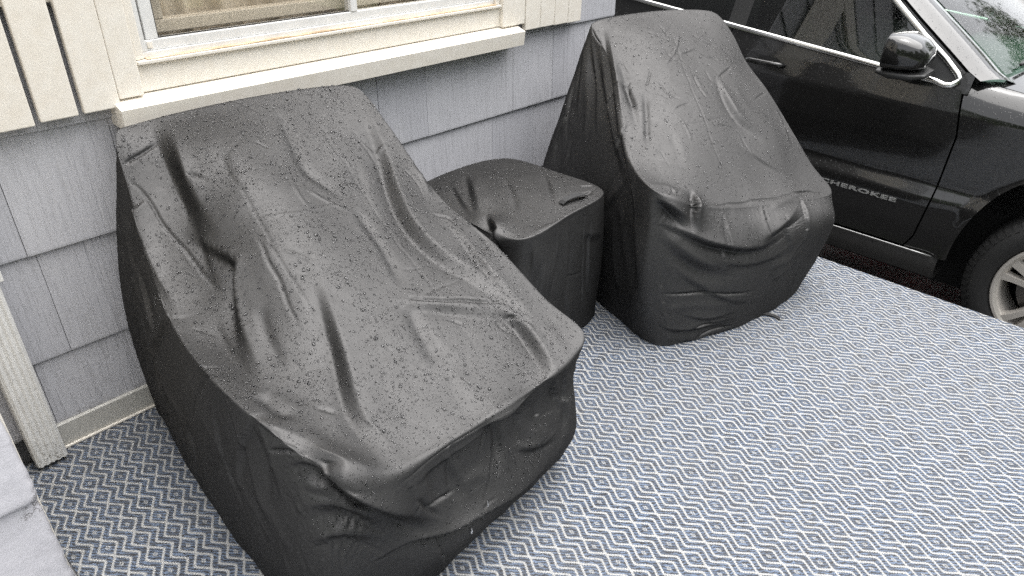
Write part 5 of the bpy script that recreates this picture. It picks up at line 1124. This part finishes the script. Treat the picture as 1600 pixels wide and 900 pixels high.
    for s in (1, -1):
        V = [W(a, y, z, s) for a, y, z in ((.52, -1.0, .40), (.80, -.90, .40), (.80, -.89, .52), (.52, -.97, .52))]; link('headlight', mesh_py('headlight', V, [(0, 1, 2, 3)]), CM['chrome'], root)
        for a in ((.42,)):
            for yb in (1.62,):
                V, F = lathe([(.001, 0), (.001, .001)], 3)
            st = empty('seat', (0, 0, 0), root); st.matrix_parent_inverse = world_of(root).inverted()
            def sb(nm, lo, hi):
                b = box(nm, (XC-s*.42-.24, lo[0]+Y0, lo[1]), (XC-s*.42+.24, hi[0]+Y0, hi[1]), CM['seat'], st, .05, 3); return b
            sb('seat_cushion', (1.15, .22), (1.65, .36)); sb('seat_back', (1.60, .30), (1.76, .93)); box('headrest', (XC-s*.42-.12, 1.66+Y0, .96), (XC-s*.42+.12, 1.76+Y0, 1.13), CM['seat'], st, .03, 2)
    box('dashboard', (XC-.72, .52+Y0, .35), (XC+.72, .95+Y0, .70), CM['seat'], root, .05, 2)
    return root
MIRROR = (.855, 1.045, .835)
suv = make_car('parked_suv', mat_paint('wet_black_paint', (.011, .0108, .0106)), 4.57, 0, False, 'black rain-wet SUV parked on the driveway beside the porch', 'car')
# lettering on the front door, raised chrome
def lettering(text, yr, z, hgt, length, parent):
    cu = bpy.data.curves.new('badge_text', 'FONT'); cu.body = text; cu.size = 1; cu.extrude = .03; cu.space_character = 1.12; cu.offset = .035
    t = bpy.data.objects.new('badge_text', cu); COL.objects.link(t); bpy.context.view_layer.update()
    me = bpy.data.meshes.new_from_object(t.evaluated_get(bpy.context.evaluated_depsgraph_get())); bpy.data.objects.remove(t)
    co = np.zeros(len(me.vertices)*3); me.vertices.foreach_get('co', co); co = co.reshape(-1, 3)
    x0, x1 = co[:, 0].min(), co[:, 0].max(); y0, y1 = co[:, 1].min(), co[:, 1].max()
    f = (co[:, 0]-x0)/(x1-x0); zz = z+(co[:, 1]-y0)/(y1-y0)*hgt; yy = yr+length*(1-f)
    a = side_a(yy, zz)+.001+(co[:, 2]+.03)*.07
    me.vertices.foreach_set('co', np.stack([4.57-a, yy, zz], 1).ravel()); me.update()
    return link('badge_lettering', me, CM['badge'], parent)
lettering('GRAND CHEROKEE', .726, .140, .021, .66, suv)
red = make_car('parked_red_car', mat_paint('wet_red_paint', (.30, .008, .014)), 15.0, .6, False, 'red car parked beyond the black SUV', 'car')
red.location.z -= .05
# ---------------------------------------------------------------- trees across the drive, seen mirrored in the glass
LEAF = M('tree_leaf'); lr = LEAF.noise(LEAF.pos(), 1.5, 3); LEAF.set(color=LEAF.mix(lr, (.035, .075, .02), (.09, .15, .04)), rough=.5); BARK = plain('tree_bark', (.07, .055, .045), .9)
def tree(loc, h, r, seed, label):
    g = np.random.default_rng(seed); t = empty('garden_tree', loc); tag(t, label, 'tree', 'trees beyond the driveway')
    P = [np.array((loc[0]+.12*math.sin(i*1.3), loc[1]+.1*math.cos(i*1.7), loc[2]+h*.75*i/6)) for i in range(7)]
    V, F = tube(P, np.linspace(.22, .05, 7), 10)
    for k in range(9):
        s = P[2+k % 4]; d = np.array((math.cos(k*2.4), math.sin(k*2.4), .6)); b = len(V); v2, f2 = tube([s, s+d*r*.35, s+d*r*.7+np.array((0, 0, .2))], [.07, .05, .02], 6); V += v2; F += [tuple(b+i for i in f) for f in f2]
    link('trunk', mesh_py('trunk', V, F), BARK, t)
    nc = 70; cl = g.normal(0, 1, (nc, 3)); cl = cl/np.linalg.norm(cl, axis=1)[:, None]*g.random((nc, 1))**.4*np.array((r, r, h*.33))+np.array((loc[0], loc[1], loc[2]+h*.66))
    n = 7000; c = cl[g.integers(0, nc, n)]+g.normal(0, .33, (n, 3)); a = g.normal(0, 1, (n, 3)); a /= np.linalg.norm(a, axis=1)[:, None]; b = np.cross(a, g.normal(0, 1, (n, 3))); b /= np.linalg.norm(b, axis=1)[:, None]
    L = .09+.07*g.random((n, 1)); V = np.stack([c-a*L, c+b*L*.45, c+a*L, c-b*L*.45], 1).reshape(-1, 3)
    link('crown', mesh_np('crown', V, np.arange(4*n).reshape(n, 4)), LEAF.m, t)
tree((17.0, -3.0, -.5), 7.5, 3.0, 5, 'leafy tree mirrored in the windscreen of the black SUV')
# unseen foliage added behind the viewer to block low sky and darken upright faces, mirrored in paint and wet fabric
g = np.random.default_rng(77); nc = 420; n = 42000
t = g.random(nc); cx = -17+38*t; cy = -11.5-2.5*np.sin(t*9)+g.normal(0, 1.0, nc); cz = -.3+8.5*g.random(nc)**.8*(.75+.25*np.sin(t*23))
side = g.random(nc) < .25; cx = np.where(side, -12+g.normal(0, 1.0, nc), cx); cy = np.where(side, -11+14*g.random(nc), cy); cz = np.where(side, cz*.6, cz)  # left belt, its height set to darken the covers' left sides
k = g.integers(0, nc, n); c = np.stack([cx[k], cy[k], cz[k]], 1)+g.normal(0, .6, (n, 3)); c[:, 2] = np.maximum(c[:, 2], -.4)
a = g.normal(0, 1, (n, 3)); a /= np.linalg.norm(a, axis=1)[:, None]; b = np.cross(a, g.normal(0, 1, (n, 3))); b /= np.linalg.norm(b, axis=1)[:, None]
L = .20+.15*g.random((n, 1)); V = np.stack([c-a*L, c+b*L*.5, c+a*L, c-b*L*.5], 1).reshape(-1, 3)
wood = link('sky_block_trees', mesh_np('sky_block_trees', V, np.arange(4*n).reshape(n, 4)), LEAF.m)
tag(wood, 'leafy mass added out of view to block the low sky', 'trees', None, 'stuff')
